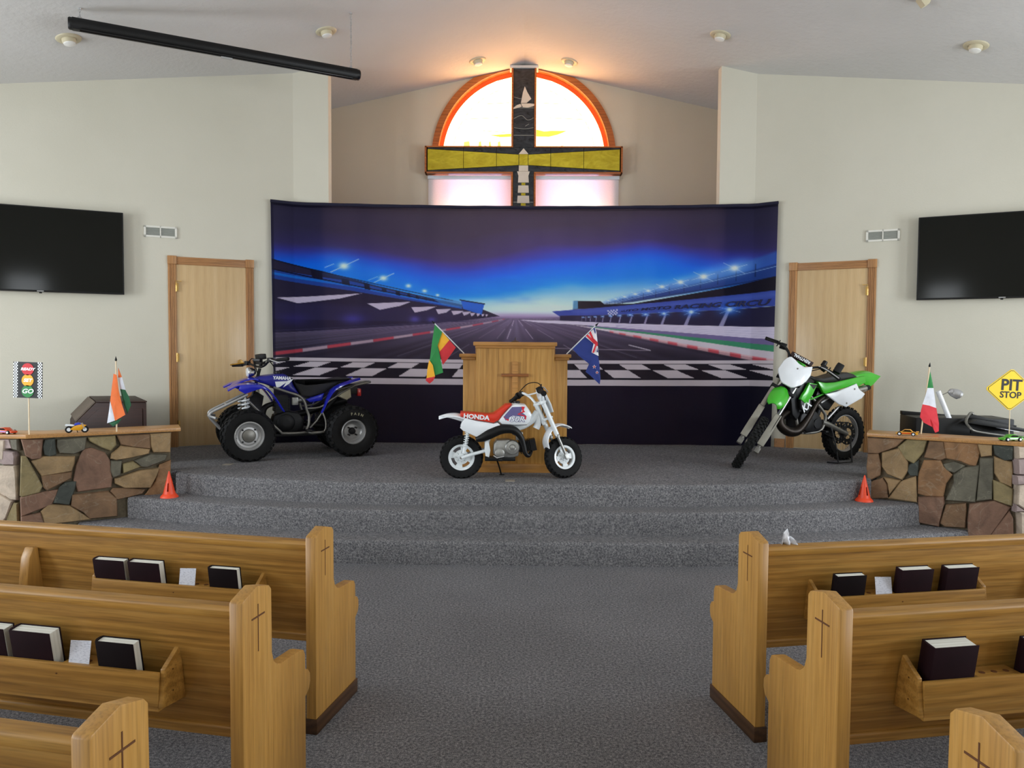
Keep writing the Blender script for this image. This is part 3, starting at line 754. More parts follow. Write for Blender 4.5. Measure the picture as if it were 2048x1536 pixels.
    # ---- right stand
    z8 = lambda P: [(1040 + x / 3.071, 400 + y / 3.071) for x, y in P]
    poly(z8([(520, 612), (880, 510), (1300, 400), (1540, 320), (1600, 300), (1600, 480), (1540, 480), (700, 600)]), (46, 84, 170), .85, 6)
    poly(z8([(520, 620), (880, 545), (1300, 450), (1600, 380), (1600, 470), (700, 610)]), (30, 52, 120), .8, 3)
    for k in range(14):
        t = (k / 13) ** 1.6; x = 540 + 1040 * t; y0 = 628 - (628 - 395) * ((x - 540) / 1040); line(*z8([(x, y0 - 14 - 30 * t)])[0], *z8([(x, y0 + 30 * (0.3 + t))])[0], 0.9 + t, (18, 26, 66), .8)
    for q in (0, 1):
        line(*z8([(540, 622 + q * 8)])[0], *z8([(1580, 400 + q * 62)])[0], 1.2, (150, 190, 240) if q == 0 else (16, 20, 46), .7)
    poly(z8([(335, 602), (500, 602), (525, 622), (700, 620), (1300, 520), (1600, 455), (1600, 545), (1300, 585), (700, 650), (330, 655)]), (24, 22, 34))
    poly(z8([(330, 602), (360, 600), (362, 650), (330, 655)]), (100, 170, 220), .8)
    poly(z8([(200, 668), (540, 640), (900, 608), (1300, 572), (1600, 545), (1600, 640), (1300, 660), (900, 676), (560, 690), (250, 700)]), (52, 70, 158))
    poly(z8([(330, 668), (900, 618), (1600, 555), (1600, 585), (900, 645), (400, 680)]), (80, 104, 196), .45, 8)
    poly(z8([(250, 695), (560, 690), (1300, 660), (1600, 642), (1600, 772), (1200, 765), (700, 748), (250, 728)]), (36, 34, 62))
    for x, w in ((1265, 26), (1043, 20), (892, 14), (783, 11), (690, 9), (622, 7), (565, 6), (517, 5), (475, 4), (440, 4), (410, 3), (385, 3)):
        t = (x - 385) / 880; poly(z8([(x - w * .5 - 18 * t, 728 + 38 * t), (x + w * .5 - 14 * t, 728 + 38 * t), (x + w * .7 + 18 * t, 700 - 30 * t), (x + 16 * t, 700 - 30 * t)]), (158, 154, 196), .85)
    # chequer emblem
    for i in range(4):
        for j in range(7):
            if (i + j) % 2 == 0: poly(z8([(545 + j * 9 + i * 1, 660 + i * 9 - j), (554 + j * 9 + i, 660 + i * 9 - j), (554 + j * 9 + i, 669 + i * 9 - j), (545 + j * 9 + i, 669 + i * 9 - j)]), (210, 214, 232), .9, .6)
    for x, y, r in ((1300, 660, 52), (1065, 672, 40), (895, 682, 26), (780, 687, 20), (685, 690, 15), (620, 694, 11), (565, 697, 9), (515, 699, 8), (470, 701, 7), (430, 703, 6), (395, 705, 6)):
        (x_, y_), = z8([(x, y)]); r /= 3.071
        glow(x_, y_, r * 1.3, r * .7, (50, 120, 240), .75); glow(x_, y_, r * .34, r * .26, (225, 245, 252), 1.0)
        line(x_ - r * 1.3, y_ - r * .3, x_ + r * 1.3, y_ + r * .3, .9, (170, 205, 250), .6); line(x_ - r * 1.1, y_ + r * .45, x_ + r * 1.1, y_ - r * .45, .9, (170, 205, 250), .6)
    for x, y, r in ((1325, 405, 62), (1135, 455, 54), (995, 487, 40), (880, 515, 32), (795, 540, 26), (715, 560, 22), (650, 576, 18), (595, 590, 15), (550, 600, 12)):
        (x_, y_), = z8([(x, y)]); r /= 3.071
        glow(x_, y_, r * 1.9, r * .75, (120, 180, 244), .75, -.22); glow(x_, y_, r * .42, r * .28, (252, 252, 240), 1.0)
        line(x_ - r * 1.1, y_ - r * .55, x_ + r * 1.1, y_ + r * .55, 1.0, (200, 225, 250), .7); line(x_ - r * 1.3, y_ + r * .35, x_ + r * 1.3, y_ - r * .35, 1.0, (200, 225, 250), .7)
    # barrier, grass, kerb on the right
    poly(z8([(0, 722), (300, 728), (700, 745), (1600, 772), (1600, 852), (900, 792), (420, 755), (120, 738)]), (206, 198, 224))
    for k in range(4): line(*z8([(600, 752 + k * 4)])[0], *z8([(1600, 785 + k * 17)])[0], .9, (166, 160, 196), .6)
    poly(z8([(420, 755), (900, 792), (1600, 850), (1600, 888), (900, 812), (420, 762)]), (116, 104, 156), .9)
    poly(z8([(440, 760), (900, 810), (1600, 888), (1600, 930), (900, 826), (440, 766)]), (60, 140, 104), .95)
    poly(z8([(330, 752), (900, 824), (1600, 928), (1600, 985), (1300, 930), (900, 858), (560, 795)]), (206, 196, 210))
    n = 18
    for k in range(n):
        t0, t1 = k / n, (k + 1) / n
        def f(t):
            x = 560 + 1040 * t ** 1.3; return x, 796 + (996 - 796) * (x - 560) / 1040
        a, b_ = f(t0), f(t1); poly(z8([(a[0], a[1] - 6 - 14 * t0), (b_[0], b_[1] - 6 - 14 * t1), (b_[0], b_[1] + 2 + 8 * t1), (a[0], a[1] + 2 + 8 * t0)]), (208, 76, 88) if k % 2 == 0 else (214, 164, 172), .8, 2.5)
    # ---- start line
    put((Y > 718) * 1.0, (26, 24, 34)); put(((Y > 718) & (Y < 724)) * 1.0, (198, 188, 198))
    def checker(y0, y1, ph):
        vy = 596.0; ref = 753.0
        xr = 1035 + (X - 1035) * (ref - vy) / np.maximum(Y - vy, 1)
        k = np.floor((xr - 1035) / 54.5 + ph).astype(int)
        put(((Y > y0) & (Y < y1) & (k % 2 == 0)) * 1.0, (200, 190, 200))
    checker(725.5, 736, 1.4); checker(737.5, 753, 0.4)
    put(((Y > 757.5) & (Y < 769.5)) * 1.0, (198, 188, 198)); put((Y >= 769.5) * 1.0, (20, 18, 34))
    put((Y < 414) * 1.0, (16, 14, 34)); put(((X < 548) & (Y < 769)) * 1.0, (18, 16, 40), .6)
    I[:] = 6 + I * 0.97
    return I
def backdrop_mat():
    m, nt, b = new_mat('printed backdrop cloth'); at = N(nt, 'ShaderNodeAttribute'); at.attribute_name = 'print'
    v = coords(nt, (500, 500, 500)); wv = ramp(nt, noise(nt, v, 1.0, 1), [(0.3, (.94,) * 3), (0.7, (1.04,) * 3)])
    c = mixc(nt, 1.0, at.outputs['Color'], wv.outputs[0], 'MULTIPLY')
    d = N(nt, 'ShaderNodeBsdfDiffuse'); t = N(nt, 'ShaderNodeBsdfTranslucent'); mx = N(nt, 'ShaderNodeMixShader'); mx.inputs[0].default_value = 0.42
    nt.links.new(c, d.inputs[0]); th_ = mixc(nt, 0.4, c, (0.13, 0.125, 0.15)); nt.links.new(th_, t.inputs[0]); nt.links.new(d.outputs[0], mx.inputs[1]); nt.links.new(t.outputs[0], mx.inputs[2])
    nt.links.new(mx.outputs[0], nt.nodes['Material Output'].inputs[0]); nt.nodes.remove(b); return m
BX, BZ0, BZ1 = 2.915, STAGE + 0.006, 3.345
PRINT_GAIN = 1.25
def backdrop_y(x, z):
    """the cloth hangs 4 cm off the front walls and spans the alcove, with soft vertical folds"""
    ax = abs(x); y = 8.86 - 0.05 - WS * max(0.0, ax - 2.68)
    y += 0.012 * sin(x * 7.3 + .6) * (0.4 + 0.6 * (3.35 - z) / 2.8) + 0.006 * sin(x * 17.0)
    return min(y, wall_y(x) - 0.012) if ax > 2.25 else y
def build_backdrop():
    nx, ny = 760, 366
    img = paint_backdrop(nx, ny)
    root = empty('track_banner', (0, 8.8, STAGE), label='wide cloth banner printed with a floodlit race track and chequered line', cat='banner')
    us = np.linspace(-BX, BX, nx); vs = np.linspace(0, 1, ny)
    co = np.zeros((ny, nx, 3))
    for i, x in enumerate(us):
        sag = 0.05 * (1 - (abs(x) / BX) ** 2) * (1 if abs(x) < 2.7 else 1) - 0.05
        top = BZ1 - 0.0 + (0.02 - 0.045 * (1 - (x / BX) ** 2))
        edge = 0.02 * max(0, abs(x) / BX)
        for j in (0, ny - 1): pass
        z = top + (BZ0 - top) * vs
        xx = x - np.sign(x) * 0.028 * vs * (abs(x) / BX) ** 3
        co[:, i, 0] = xx; co[:, i, 2] = z
        co[:, i, 1] = [backdrop_y(x, zz) for zz in z]
    co -= np.array((0, 8.8, STAGE))
    idx = np.arange(nx * ny).reshape(ny, nx)
    q = np.stack([idx[:-1, :-1], idx[1:, :-1], idx[1:, 1:], idx[:-1, 1:]], -1).reshape(-1, 4)
    me = bpy.data.meshes.new('backdrop_cloth'); me.vertices.add(nx * ny); me.vertices.foreach_set('co', co.reshape(-1).astype(np.float32))
    me.loops.add(q.size); me.loops.foreach_set('vertex_index', q.reshape(-1).astype(np.int32)); me.polygons.add(len(q))
    me.polygons.foreach_set('loop_start', np.arange(0, q.size, 4, dtype=np.int32)); me.polygons.foreach_set('use_smooth', np.ones(len(q), bool))
    me.update(calc_edges=True)
    s = np.clip(img / 255.0, 0, 1); l = np.where(s <= 0.04045, s / 12.92, ((s + 0.055) / 1.055) ** 2.4) * PRINT_GAIN
    at = me.color_attributes.new('print', 'FLOAT_COLOR', 'POINT')
    at.data.foreach_set('color', np.concatenate([np.clip(l, 0, 1), np.ones((ny, nx, 1))], -1).reshape(-1).astype(np.float32))
    me.materials.append(backdrop_mat()); o = bpy.data.objects.new('cloth', me); place(o, root)
    # top hem: the rod pocket
    mb = MB(); pts = [(x, backdrop_y(x, 3.3) - 8.8 - 0.006, BZ1 - STAGE + (0.02 - 0.045 * (1 - (x / BX) ** 2)) - 0.016) for x in np.linspace(-BX, BX, 60)]
    mb.tube(pts, 0.018, 8); mb.build('hem', plain('dark hem cloth', (22, 20, 46), 0.9), root)
    # race circuit lettering on the right-hand fascia, growing towards the viewer
    def P2w(px, py):
        u = (px - 543) / 1006; v = (py - 404) / 486; x = -BX + 2 * BX * u; z = BZ1 + (BZ0 - BZ1) * v
        return Vector((x, backdrop_y(x, z) - 8.8 - 0.014, z - STAGE))
    def warp(p):
        t = max(0.0, p.x)                                   # 0..1 along the line
        px = 1243 + (1534 - 1243) * (t ** 1.35); h = 4.0 + 13.5 * t
        base = 621.0 - 15.5 * t
        return P2w(px + p.y * h * 0.5, base - p.y * h)
    txt = 'AUTO MOTO RACING CIRCU'
    cu = bpy.data.curves.new('w', 'FONT'); cu.body = txt; cu.size = 1.0; cu.align_x = 'LEFT'; cu.offset = 0.03; cu.resolution_u = 2
    tt = bpy.data.objects.new('w', cu); COL.objects.link(tt); bpy.context.view_layer.update(); me = bpy.data.meshes.new_from_object(tt); bpy.data.objects.remove(tt, do_unlink=True)
    xm = max(v.co.x for v in me.vertices)
    for v in me.vertices: v.co = warp(Vector((v.co.x / xm, v.co.y, 0)))
    me.materials.clear(); me.materials.append(plain('navy print', (24, 26, 62), 0.9)); place(bpy.data.objects.new('lettering', me), root)
build_backdrop()
# ------------------------------------------------------------------ pulpit
PX, PY = -0.063, 6.76
PU = empty('pulpit', (PX, PY, STAGE), label='light oak pulpit with a carved cross, behind the small white motorbike', cat='pulpit')
MB().bx(-.475, .475, .06, .55, 0.07, 1.035).build('wing_body', M_pulpit, PU, bevel=.006)
MB().slab([(-.345, -.03), (.345, -.03), (.365, .10), (.365, .5), (-.365, .5), (-.365, .10)], 0.07, 1.13, plane='xy').build('front_panel', M_pulpit, PU, bevel=.006)
MB().bx(-.49, .49, .04, .56, 0, .08).build('plinth', M_pulpitx, PU, bevel=.006)
MB().slab([(-.36, -.05), (.36, -.05), (.38, .1), (-.38, .1)], 0, .08, plane='xy').build('plinth', M_pulpitx, PU, bevel=.004)
for s in (-1, 1):
    MB().bx(s * .35, s * .508, .03, .57, 1.035, 1.068).build('wing_cap', M_pulpitx, PU, bevel=.008)
    MB().bx(s * .36, s * .49, .045, .56, 1.012, 1.036).build('wing_moulding', M_pulpitx, PU, bevel=.006)
MB().slab([(-.375, -.065), (.375, -.065), (.38, .5), (-.38, .5)], 1.14, 1.175, plane='xy').build('desk_cap', M_pulpitx, PU, bevel=.008)
MB().slab([(-.358, -.045), (.358, -.045), (.37, .5), (-.37, .5)], 1.118, 1.142, plane='xy').build('desk_moulding', M_pulpitx, PU, bevel=.006)
MB().bx(-.025, .025, -.056, -.028, .45, 1.0).build('cross_upright', M_pulpitx, PU, bevel=.003)
MB().bx(-.122, .122, -.064, -.028, .865, .892).build('cross_beam', M_crossw, PU, bevel=.003)
mc = MB(); mc.lathe([(.0, 0), (.036, 0), (.036, .006), (.02, .014), (0, .016)], (0, 0, 0), 'z', 20); mc.tube([(0, 0, .012), (.0, .12, .04), (0, .2, .03)], .005, 8, 4)
tag(mc.build('microphone', M_black, loc=(PX - .0, PY + .02, STAGE + 1.175)), 'small black microphone base on top of the oak pulpit', 'microphone')

# ------------------------------------------------------------------ flags
def flag(name, base, tip, hub, patches, mats, label, group, pole_mat, pr=.006):
    """base/tip world; patches: list of (material index, outline in (right, up) metres from the tip, depth at each point)"""
    e = empty(name, base, label=label, cat='flag', group=group)
    B = Vector(base); T = Vector(tip) - B
    m = MB(); m.tube([(0, 0, 0), T], pr, 8); m.build('pole', pole_mat, e)
    d = T.normalized(); m = MB(); m.tube([T, T + d * .012, T + d * .022, T + d * .04], [pr * 1.2, pr * 1.5, pr * 1.0, .001], 8); m.build('finial', M_engine, e)
    mb = MB()
    for mi, pts, dep in patches:
        mb.cur = mi; n = len(pts)
        P = [T + Vector((x, -dd, z)) for (x, z), dd in zip(pts, dep)]
        c = sum(P, Vector()) / n; c.y -= 0.006
        # front fan subdivided once through the edge midpoints, then a back face 2 mm behind
        ring = []
        for i in range(n): ring += [P[i], (P[i] + P[(i + 1) % n]) / 2]
        inner = [c + (p - c) * .5 + Vector((0, -.003 * sin(3 * k), 0)) for k, p in enumerate(ring)]
        N2 = len(ring)
        vs = ring + inner + [c] + [p + Vector((0, .002, 0)) for p in ring]
        fs = [(i, (i + 1) % N2, N2 + (i + 1) % N2, N2 + i) for i in range(N2)] + [(N2 + i, N2 + (i + 1) % N2, 2 * N2) for i in range(N2)]
        fs += [tuple(2 * N2 + 1 + i for i in range(N2))[::-1]] + [(i, 2 * N2 + 1 + i, 2 * N2 + 1 + (i + 1) % N2, (i + 1) % N2) for i in range(N2)]
        mb.add(vs, fs)
    mb.build('cloth', mats, e, 60)
    return e
def zpts(P, tip, ppm):  # outline in enlarged-photo units -> metres from the tip
    return [((x - tip[0]) / ppm, (tip[1] - y) / ppm) for x, y in P]
K1 = 4.3875 * 1500 / 6.62
t1 = (172, 75)
dz = lambda P, v: [v] * len(P)
pa = []
for mi, P, dd in ((0, [(175, 85), (240, 152), (185, 215), (200, 270), (215, 330), (250, 505), (175, 532), (112, 490), (135, 380), (150, 250)], .01),
                  (1, [(240, 150), (305, 222), (262, 275), (217, 325), (185, 215)], .0), (2, [(303, 220), (360, 285), (300, 370), (247, 437), (230, 380), (216, 325)], .002),
                  (1, [(128, 395), (160, 440), (180, 540), (105, 558), (112, 480)], .022), (2, [(103, 555), (182, 538), (165, 575), (132, 603), (98, 575)], .022)):
    pa.append((mi, zpts(P, t1, K1), dz(P, dd)))
flag('hand_flag', (-.53, 6.83, 1.61), (-.775, 6.62, 1.873), None, pa, [C_green, C_yellow, C_red], 'green, yellow and red striped hand flag stuck in the pulpit', 'hand flags', M_white, .0055)
t2 = (1585, 95); pa = []
for mi, P, dd in ((0, [(1580, 105), (1385, 300), (1440, 360), (1530, 430), (1500, 500), (1540, 530), (1625, 610), (1632, 560), (1620, 420), (1608, 360), (1600, 200)], .0),
                  (2, [(1545, 145), (1578, 110), (1590, 150), (1600, 225), (1612, 360), (1590, 350), (1550, 330), (1570, 255), (1495, 195)], .008),
                  (1, [(1525, 160), (1540, 145), (1565, 205), (1602, 240), (1600, 262), (1560, 225)], .015), (1, [(1500, 185), (1512, 172), (1570, 225), (1604, 250), (1603, 275), (1565, 250)], .014),
                  (1, [(1583, 255), (1597, 258), (1570, 335), (1556, 328)], .016), (0, [(1562, 122), (1575, 112), (1584, 150), (1580, 170)], .016), (0, [(1600, 285), (1608, 330), (1595, 325)], .016),
                  ):
    pa.append((mi, zpts(P, t2, K1), dz(P, dd)))
def star(cx, cy, r): return [(cx + (r if k % 2 == 0 else r * .42) * sin(k * pi / 5), cy - (r if k % 2 == 0 else r * .42) * cos(k * pi / 5)) for k in range(10)]
for cx, cy, r in ((1575, 455, 19), (1600, 505, 17), (1548, 478, 0), ):
    if r:
        pa.append((2, zpts(star(cx, cy, r), t2, K1), [.010] * 10)); pa.append((1, zpts(star(cx, cy, r * .68), t2, K1), [.014] * 10))
flag('hand_flag', (.403, 6.83, 1.61), (.645, 6.62, 1.862), None, pa, [C_navy, C_redp, C_wht2], 'dark blue hand flag with red stars and crossed stripes stuck in the pulpit', 'hand flags', M_white, .0055)

# ------------------------------------------------------------------ low stone walls with an oak ledge
STONE_C = [(150, 122, 88), (138, 108, 84), (128, 100, 78), (146, 126, 96), (112, 96, 76), (104, 78, 64), (122, 92, 76)]
def stone_mat(i, c, vein=(176, 168, 148)):
    m, nt, b = new_mat('field stone %d' % i); v = coords(nt)
    n1 = noise(nt, v, 7, 6, 0.65, 0.6); n2 = noise(nt, v, 2.2, 3, 0.5, 2.5); n3 = noise(nt, v, 60, 3)
    c0 = lin(c); r = ramp(nt, n1, [(0.28, tuple(x * 0.62 for x in c0)), (0.5, c0), (0.75, tuple(min(1, x * 1.35) for x in c0))])
    vm = ramp(nt, n2, [(0.49, (0, 0, 0)), (0.5, (0.22,) * 3), (0.51, (0, 0, 0))])
    nt.links.new(mixc(nt, vm.outputs[0], r.outputs[0], lin(vein)), b.inputs['Base Color']); b.inputs['Roughness'].default_value = 0.75
    bump(nt, b, n3, 0.35, 0.01); return m
M_st = {'tan': stone_mat(0, (150, 124, 88)), 'brown': stone_mat(1, (122, 94, 68)), 'red': stone_mat(2, (122, 92, 74)), 'rust': stone_mat(3, (140, 104, 70)),
        'grey': stone_mat(4, (98, 94, 80)), 'dark': stone_mat(5, (62, 66, 60), (150, 156, 140)), 'pale': stone_mat(6, (178, 162, 144)), 'olive': stone_mat(7, (132, 118, 82)), 'mauve': stone_mat(8, (150, 132, 128))}  # pale and mauve: stronger light on the frontal face put into the colour
M_mortar = plain('grey brown mortar', (104, 94, 76), 0.95, var=0.2, scale=40, bmp=0.5, bscale=60)
def unproj(px, py, p0, n):
    d = rt2 * ((px - 1024) / FPX) + up2 * ((768 - py) / FPX) + fw
    C_ = Vector((0, 0, CAM_H)); t = (Vector(p0) - C_).dot(n) / d.dot(n); return C_ + d * t
WALL_IN, WALL_C = (3.06, 6.59), (3.985, 5.965)
def stone_wall(s, faceA, faceB, zA, zB, label, cap_label):
    inn = Vector((s * WALL_IN[0], WALL_IN[1], 0)); cor = Vector((s * WALL_C[0], WALL_C[1], 0)); out = Vector((s * ROOM_X * .98, WALL_C[1], 0))
    org = cor
    e = empty('stone_wall', org, label=label, cat='stone wall')
    dA = (cor - inn).normalized(); nA = Vector((-dA.y, dA.x, 0)); nA = nA if nA.y < 0 else -nA      # towards the viewer
    th = 0.2
    # mortar core, L-shaped in plan
    a, c, o_ = inn + dA * .05 - nA * .03 - org, cor - nA * .03 - org + Vector((0, .0, 0)), out + Vector((0, .03, 0)) - org
    c = Vector((-s * .01, .035, 0)); sight = Vector((s * .47, .883, 0)); back = [o_ + Vector((0, th, 0)), c + Vector((s * .06, th + .05, 0)), a + sight * th * 1.1]
    MB().slab([(p.x, p.y) for p in (a, c, o_, *back)], 0.0, .905, plane='xy').build('mortar_core', M_mortar, e, 0)
    # ledge
    lip = .022
    a2, c2, o2 = inn + nA * lip - dA * .03 - org, Vector((0, 0, 0)) + nA * lip * .9 + Vector((0, -.012, 0)), out + Vector((0, -lip, 0)) - org
    bk = [o_ + Vector((0, th + .05, 0)), back[1] + Vector((0, .03, 0)), a2 + sight * (th * 1.1 + .1)]
    MB().slab([(p.x, p.y) for p in (a2, c2, o2, *bk)], .905, .937, plane='xy').build('ledge', M_cap, e, bevel=.005)
    rnd = random.Random(5 + s)
    def stones(lst, zf, p0, n, tang):
        for kind, P in lst:
            W = [unproj(*zf(x, y), p0, n) for x, y in P]
            # plane coordinates
            q = [((w - p0).dot(tang), min(w.z, .902)) for w in W]
            A = sum(q[i][0] * q[(i + 1) % len(q)][1] - q[(i + 1) % len(q)][0] * q[i][1] for i in range(len(q)))
            if A < 0: q = q[::-1]
            q = [(u + rnd.uniform(-.003, .003), max(0.0, z + rnd.uniform(-.003, .003)) if z < .9 else z) for u, z in q]
            q = offset2(q, -.005); q = [(u, min(z, .904)) for u, z in q]
            d0 = rnd.uniform(.012, .03); tu, tz = rnd.uniform(-.05, .05), rnd.uniform(-.05, .05)
            cu = sum(u for u, _ in q) / len(q); cz = sum(z for _, z in q) / len(q)
            q1 = offset2(q, .007); q0 = q
            def w(u, z, d): return (p0 + tang * u + n * (d + (0 if d < 0 else (u - cu) * tu + (z - cz) * tz)) + Vector((0, 0, z - p0.z))) - org
            mb = MB(); mb.rings([[w(u, z, -.045) for u, z in q0], [w(u, z, d0 * .45) for u, z in q0], [w(u, z, d0) for u, z in q1]])
            mb.build('stone', M_st[kind], e, 35)
    stones(faceA, zA, inn, nA, dA)
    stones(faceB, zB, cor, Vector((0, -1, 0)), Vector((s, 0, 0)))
    # the face goes on beside the picture: more field stones in rough courses
    u = .16 if s < 0 else .17; z0 = [0, .22, .46, .70, .9]; tang = Vector((s, 0, 0)); nf = Vector((0, -1, 0)); fill = []
    while u < 1.9:
        w_ = rnd.uniform(.20, .34); zz = [0, .2 + rnd.uniform(-.06, .06), .45 + rnd.uniform(-.07, .07), .70 + rnd.uniform(-.06, .06), .90]
        for k in range(4):
            ja = [rnd.uniform(-.02, .02) for _ in range(4)]
            q = [(u + .006 + max(0, ja[0]), zz[k] + .008), (u + w_ - .006 - max(0, ja[1]), zz[k] + .008), (u + w_ - .006 - max(0, ja[2]), zz[k + 1] - .008), (u + w_ * .5, zz[k + 1] - .006), (u + .006 + max(0, ja[3]), zz[k + 1] - .008)]
            d0 = rnd.uniform(.012, .03); q1 = offset2(q, .007)
            mb = MB(); P3 = lambda uu, z_, dd: cor + tang * uu + nf * dd + Vector((0, 0, z_)) - org
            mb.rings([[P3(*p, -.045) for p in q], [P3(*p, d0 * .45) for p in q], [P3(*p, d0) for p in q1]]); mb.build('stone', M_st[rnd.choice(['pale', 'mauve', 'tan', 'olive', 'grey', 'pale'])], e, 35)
        u += w_
    return e
zl = lambda x, y: (x / 3.84, 680 + y / 3.84)
zl6 = lambda x, y: (x / 6.14, 830 + y / 6.14)
LA = [('red', [(165, 765), (325, 760), (310, 905), (250, 915), (200, 880)]), ('dark', [(345, 770), (420, 760), (430, 880), (380, 890), (345, 880), (335, 820)]), ('grey', [(445, 765), (660, 745), (650, 840), (570, 870), (465, 865), (445, 820)]),
      ('olive', [(680, 750), (880, 740), (885, 800), (850, 845), (780, 820), (690, 775)]), ('brown', [(905, 735), (1145, 725), (1150, 830), (1060, 820), (930, 800)]), ('tan', [(1155, 722), (1308, 712), (1305, 860), (1185, 860), (1160, 810)]),
      ('olive', [(165, 900), (200, 900), (320, 1120), (300, 1165), (170, 1205), (155, 1190)]), ('tan', [(245, 930), (330, 900), (570, 895), (565, 940), (545, 1005), (320, 1040)]), ('brown', [(320, 1048), (550, 1015), (545, 1060), (360, 1150), (335, 1130)]),
      ('red', [(640, 840), (700, 830), (800, 865), (840, 920), (855, 1060), (850, 1130), (600, 1165), (570, 1080), (590, 960)]), ('tan', [(860, 880), (930, 815), (1150, 838), (1140, 870), (1010, 900), (890, 920), (855, 905)]), ('grey', [(850, 930), (930, 930), (920, 1030), (870, 1050), (850, 1000)]),
      ('olive', [(945, 950), (1025, 932), (1075, 972), (950, 1020)]), ('grey', [(1035, 930), (1160, 880), (1280, 880), (1265, 920), (1130, 975), (1085, 968)]), ('tan', [(880, 1070), (1080, 1000), (1220, 985), (1200, 1040), (1150, 1130), (960, 1130), (885, 1100)]),
      ('rust', [(1230, 960), (1305, 930), (1300, 1100), (1240, 1195), (1120, 1185), (1200, 1080)]), ('brown', [(870, 1142), (960, 1137), (1110, 1150), (1090, 1180), (900, 1220), (850, 1165)]), ('red', [(160, 1215), (340, 1168), (445, 1152), (430, 1200), (400, 1260), (165, 1350)]),
      ('dark', [(460, 1130), (500, 1095), (585, 1085), (575, 1140), (530, 1260), (415, 1245)]), ('brown', [(560, 1190), (830, 1162), (890, 1220), (900, 1350), (690, 1370), (640, 1320), (550, 1270)]), ('tan', [(315, 1320), (370, 1265), (540, 1275), (690, 1375), (480, 1400), (345, 1415)]),
      ('red', [(165, 1360), (310, 1330), (340, 1420), (345, 1560), (165, 1560)]), ('tan', [(365, 1428), (470, 1408), (480, 1560), (365, 1560)]), ('brown', [(20 + 145, 1572), (500, 1572), (500, 1640), (165, 1640)])]
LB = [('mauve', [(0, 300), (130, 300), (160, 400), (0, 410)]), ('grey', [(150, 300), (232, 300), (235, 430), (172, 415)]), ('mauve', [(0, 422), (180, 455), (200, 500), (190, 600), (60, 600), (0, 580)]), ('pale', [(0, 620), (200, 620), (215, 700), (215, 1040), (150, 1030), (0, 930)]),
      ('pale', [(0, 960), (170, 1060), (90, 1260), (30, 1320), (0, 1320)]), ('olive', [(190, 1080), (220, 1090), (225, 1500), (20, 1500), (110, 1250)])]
stone_wall(-1, LA, LB, zl, zl6, 'low stone wall with an oak ledge, carrying the traffic light sign', '')
zr5 = lambda x, y: (1700 + x / 3.84, 700 + y / 3.84)
RA = [('brown', [(140, 675), (415, 680), (360, 740), (220, 790), (140, 790)]), ('brown', [(140, 800), (215, 800), (235, 880), (230, 960), (140, 1005), (130, 900)]), ('tan', [(250, 790), (370, 760), (440, 860), (445, 920), (400, 995), (290, 950), (250, 890)]),
      ('olive', [(440, 690), (590, 690), (560, 780), (490, 865), (420, 830), (375, 745)]), ('dark', [(457, 880), (525, 855), (515, 960), (465, 960), (445, 930)]), ('brown', [(610, 700), (715, 700), (735, 830), (700, 845), (572, 820)]),
      ('rust', [(725, 705), (975, 715), (995, 790), (965, 890), (920, 880), (850, 850), (740, 830)]), ('tan', [(985, 718), (1090, 720), (1085, 810), (1012, 815)]), ('dark', [(1100, 722), (1255, 735), (1250, 840), (1190, 845), (1115, 800)]),
      ('rust', [(570, 847), (690, 850), (720, 900), (785, 960), (735, 1020), (715, 1120), (580, 1120), (525, 1100), (530, 950)]), ('grey', [(720, 880), (800, 858), (878, 888), (800, 938), (740, 922)]), ('grey', [(870, 905), (985, 890), (970, 1060), (960, 1165), (740, 1150), (800, 1020), (800, 960)]),
      ('grey', [(1000, 835), (1100, 830), (1085, 1140), (977, 1155), (987, 1000)]), ('tan', [(1115, 820), (1240, 860), (1250, 930), (1235, 1045), (1150, 1010), (1110, 940)]), ('olive', [(1105, 1000), (1160, 1020), (1250, 1070), (1245, 1195), (1195, 1180), (1105, 1150)]),
      ('brown', [(140, 1020), (250, 985), (288, 1040), (288, 1130), (170, 1140), (140, 1090)]), ('tan', [(262, 980), (385, 1002), (305, 1105), (292, 1020)]), ('tan', [(390, 1010), (505, 975), (510, 1165), (300, 1135)]),
      ('red', [(525, 1130), (720, 1130), (720, 1180), (680, 1350), (530, 1320)]), ('brown', [(740, 1190), (885, 1180), (890, 1230), (880, 1360), (730, 1350), (700, 1330)]), ('red', [(920, 1180), (1110, 1160), (1230, 1210), (1080, 1420), (915, 1560), (905, 1300)]), ('red', [(1225, 1240), (1245, 1290), (1250, 1560), (940, 1560), (1070, 1440)])]
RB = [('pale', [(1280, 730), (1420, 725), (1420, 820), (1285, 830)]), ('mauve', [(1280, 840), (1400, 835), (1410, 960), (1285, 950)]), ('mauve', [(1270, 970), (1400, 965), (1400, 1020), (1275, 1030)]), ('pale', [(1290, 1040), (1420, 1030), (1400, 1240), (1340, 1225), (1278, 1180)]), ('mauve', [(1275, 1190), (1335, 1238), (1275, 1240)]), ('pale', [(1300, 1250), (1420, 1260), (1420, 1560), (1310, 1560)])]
stone_wall(1, RA, RB, zr5, zr5, 'low stone wall with an oak ledge, carrying the yellow pit stop sign', '')
LEDGE = 0.937
def on_plane_z(px, py, z):
    d = rt2 * ((px - 1024) / FPX) + up2 * ((768 - py) / FPX) + fw; t = (z - CAM_H) / d.z; return Vector((0, 0, CAM_H)) + d * t
def at_depth(px, py, y):
    d = rt2 * ((px - 1024) / FPX) + up2 * ((768 - py) / FPX) + fw; return Vector((0, 0, CAM_H)) + d * (y / d.y)

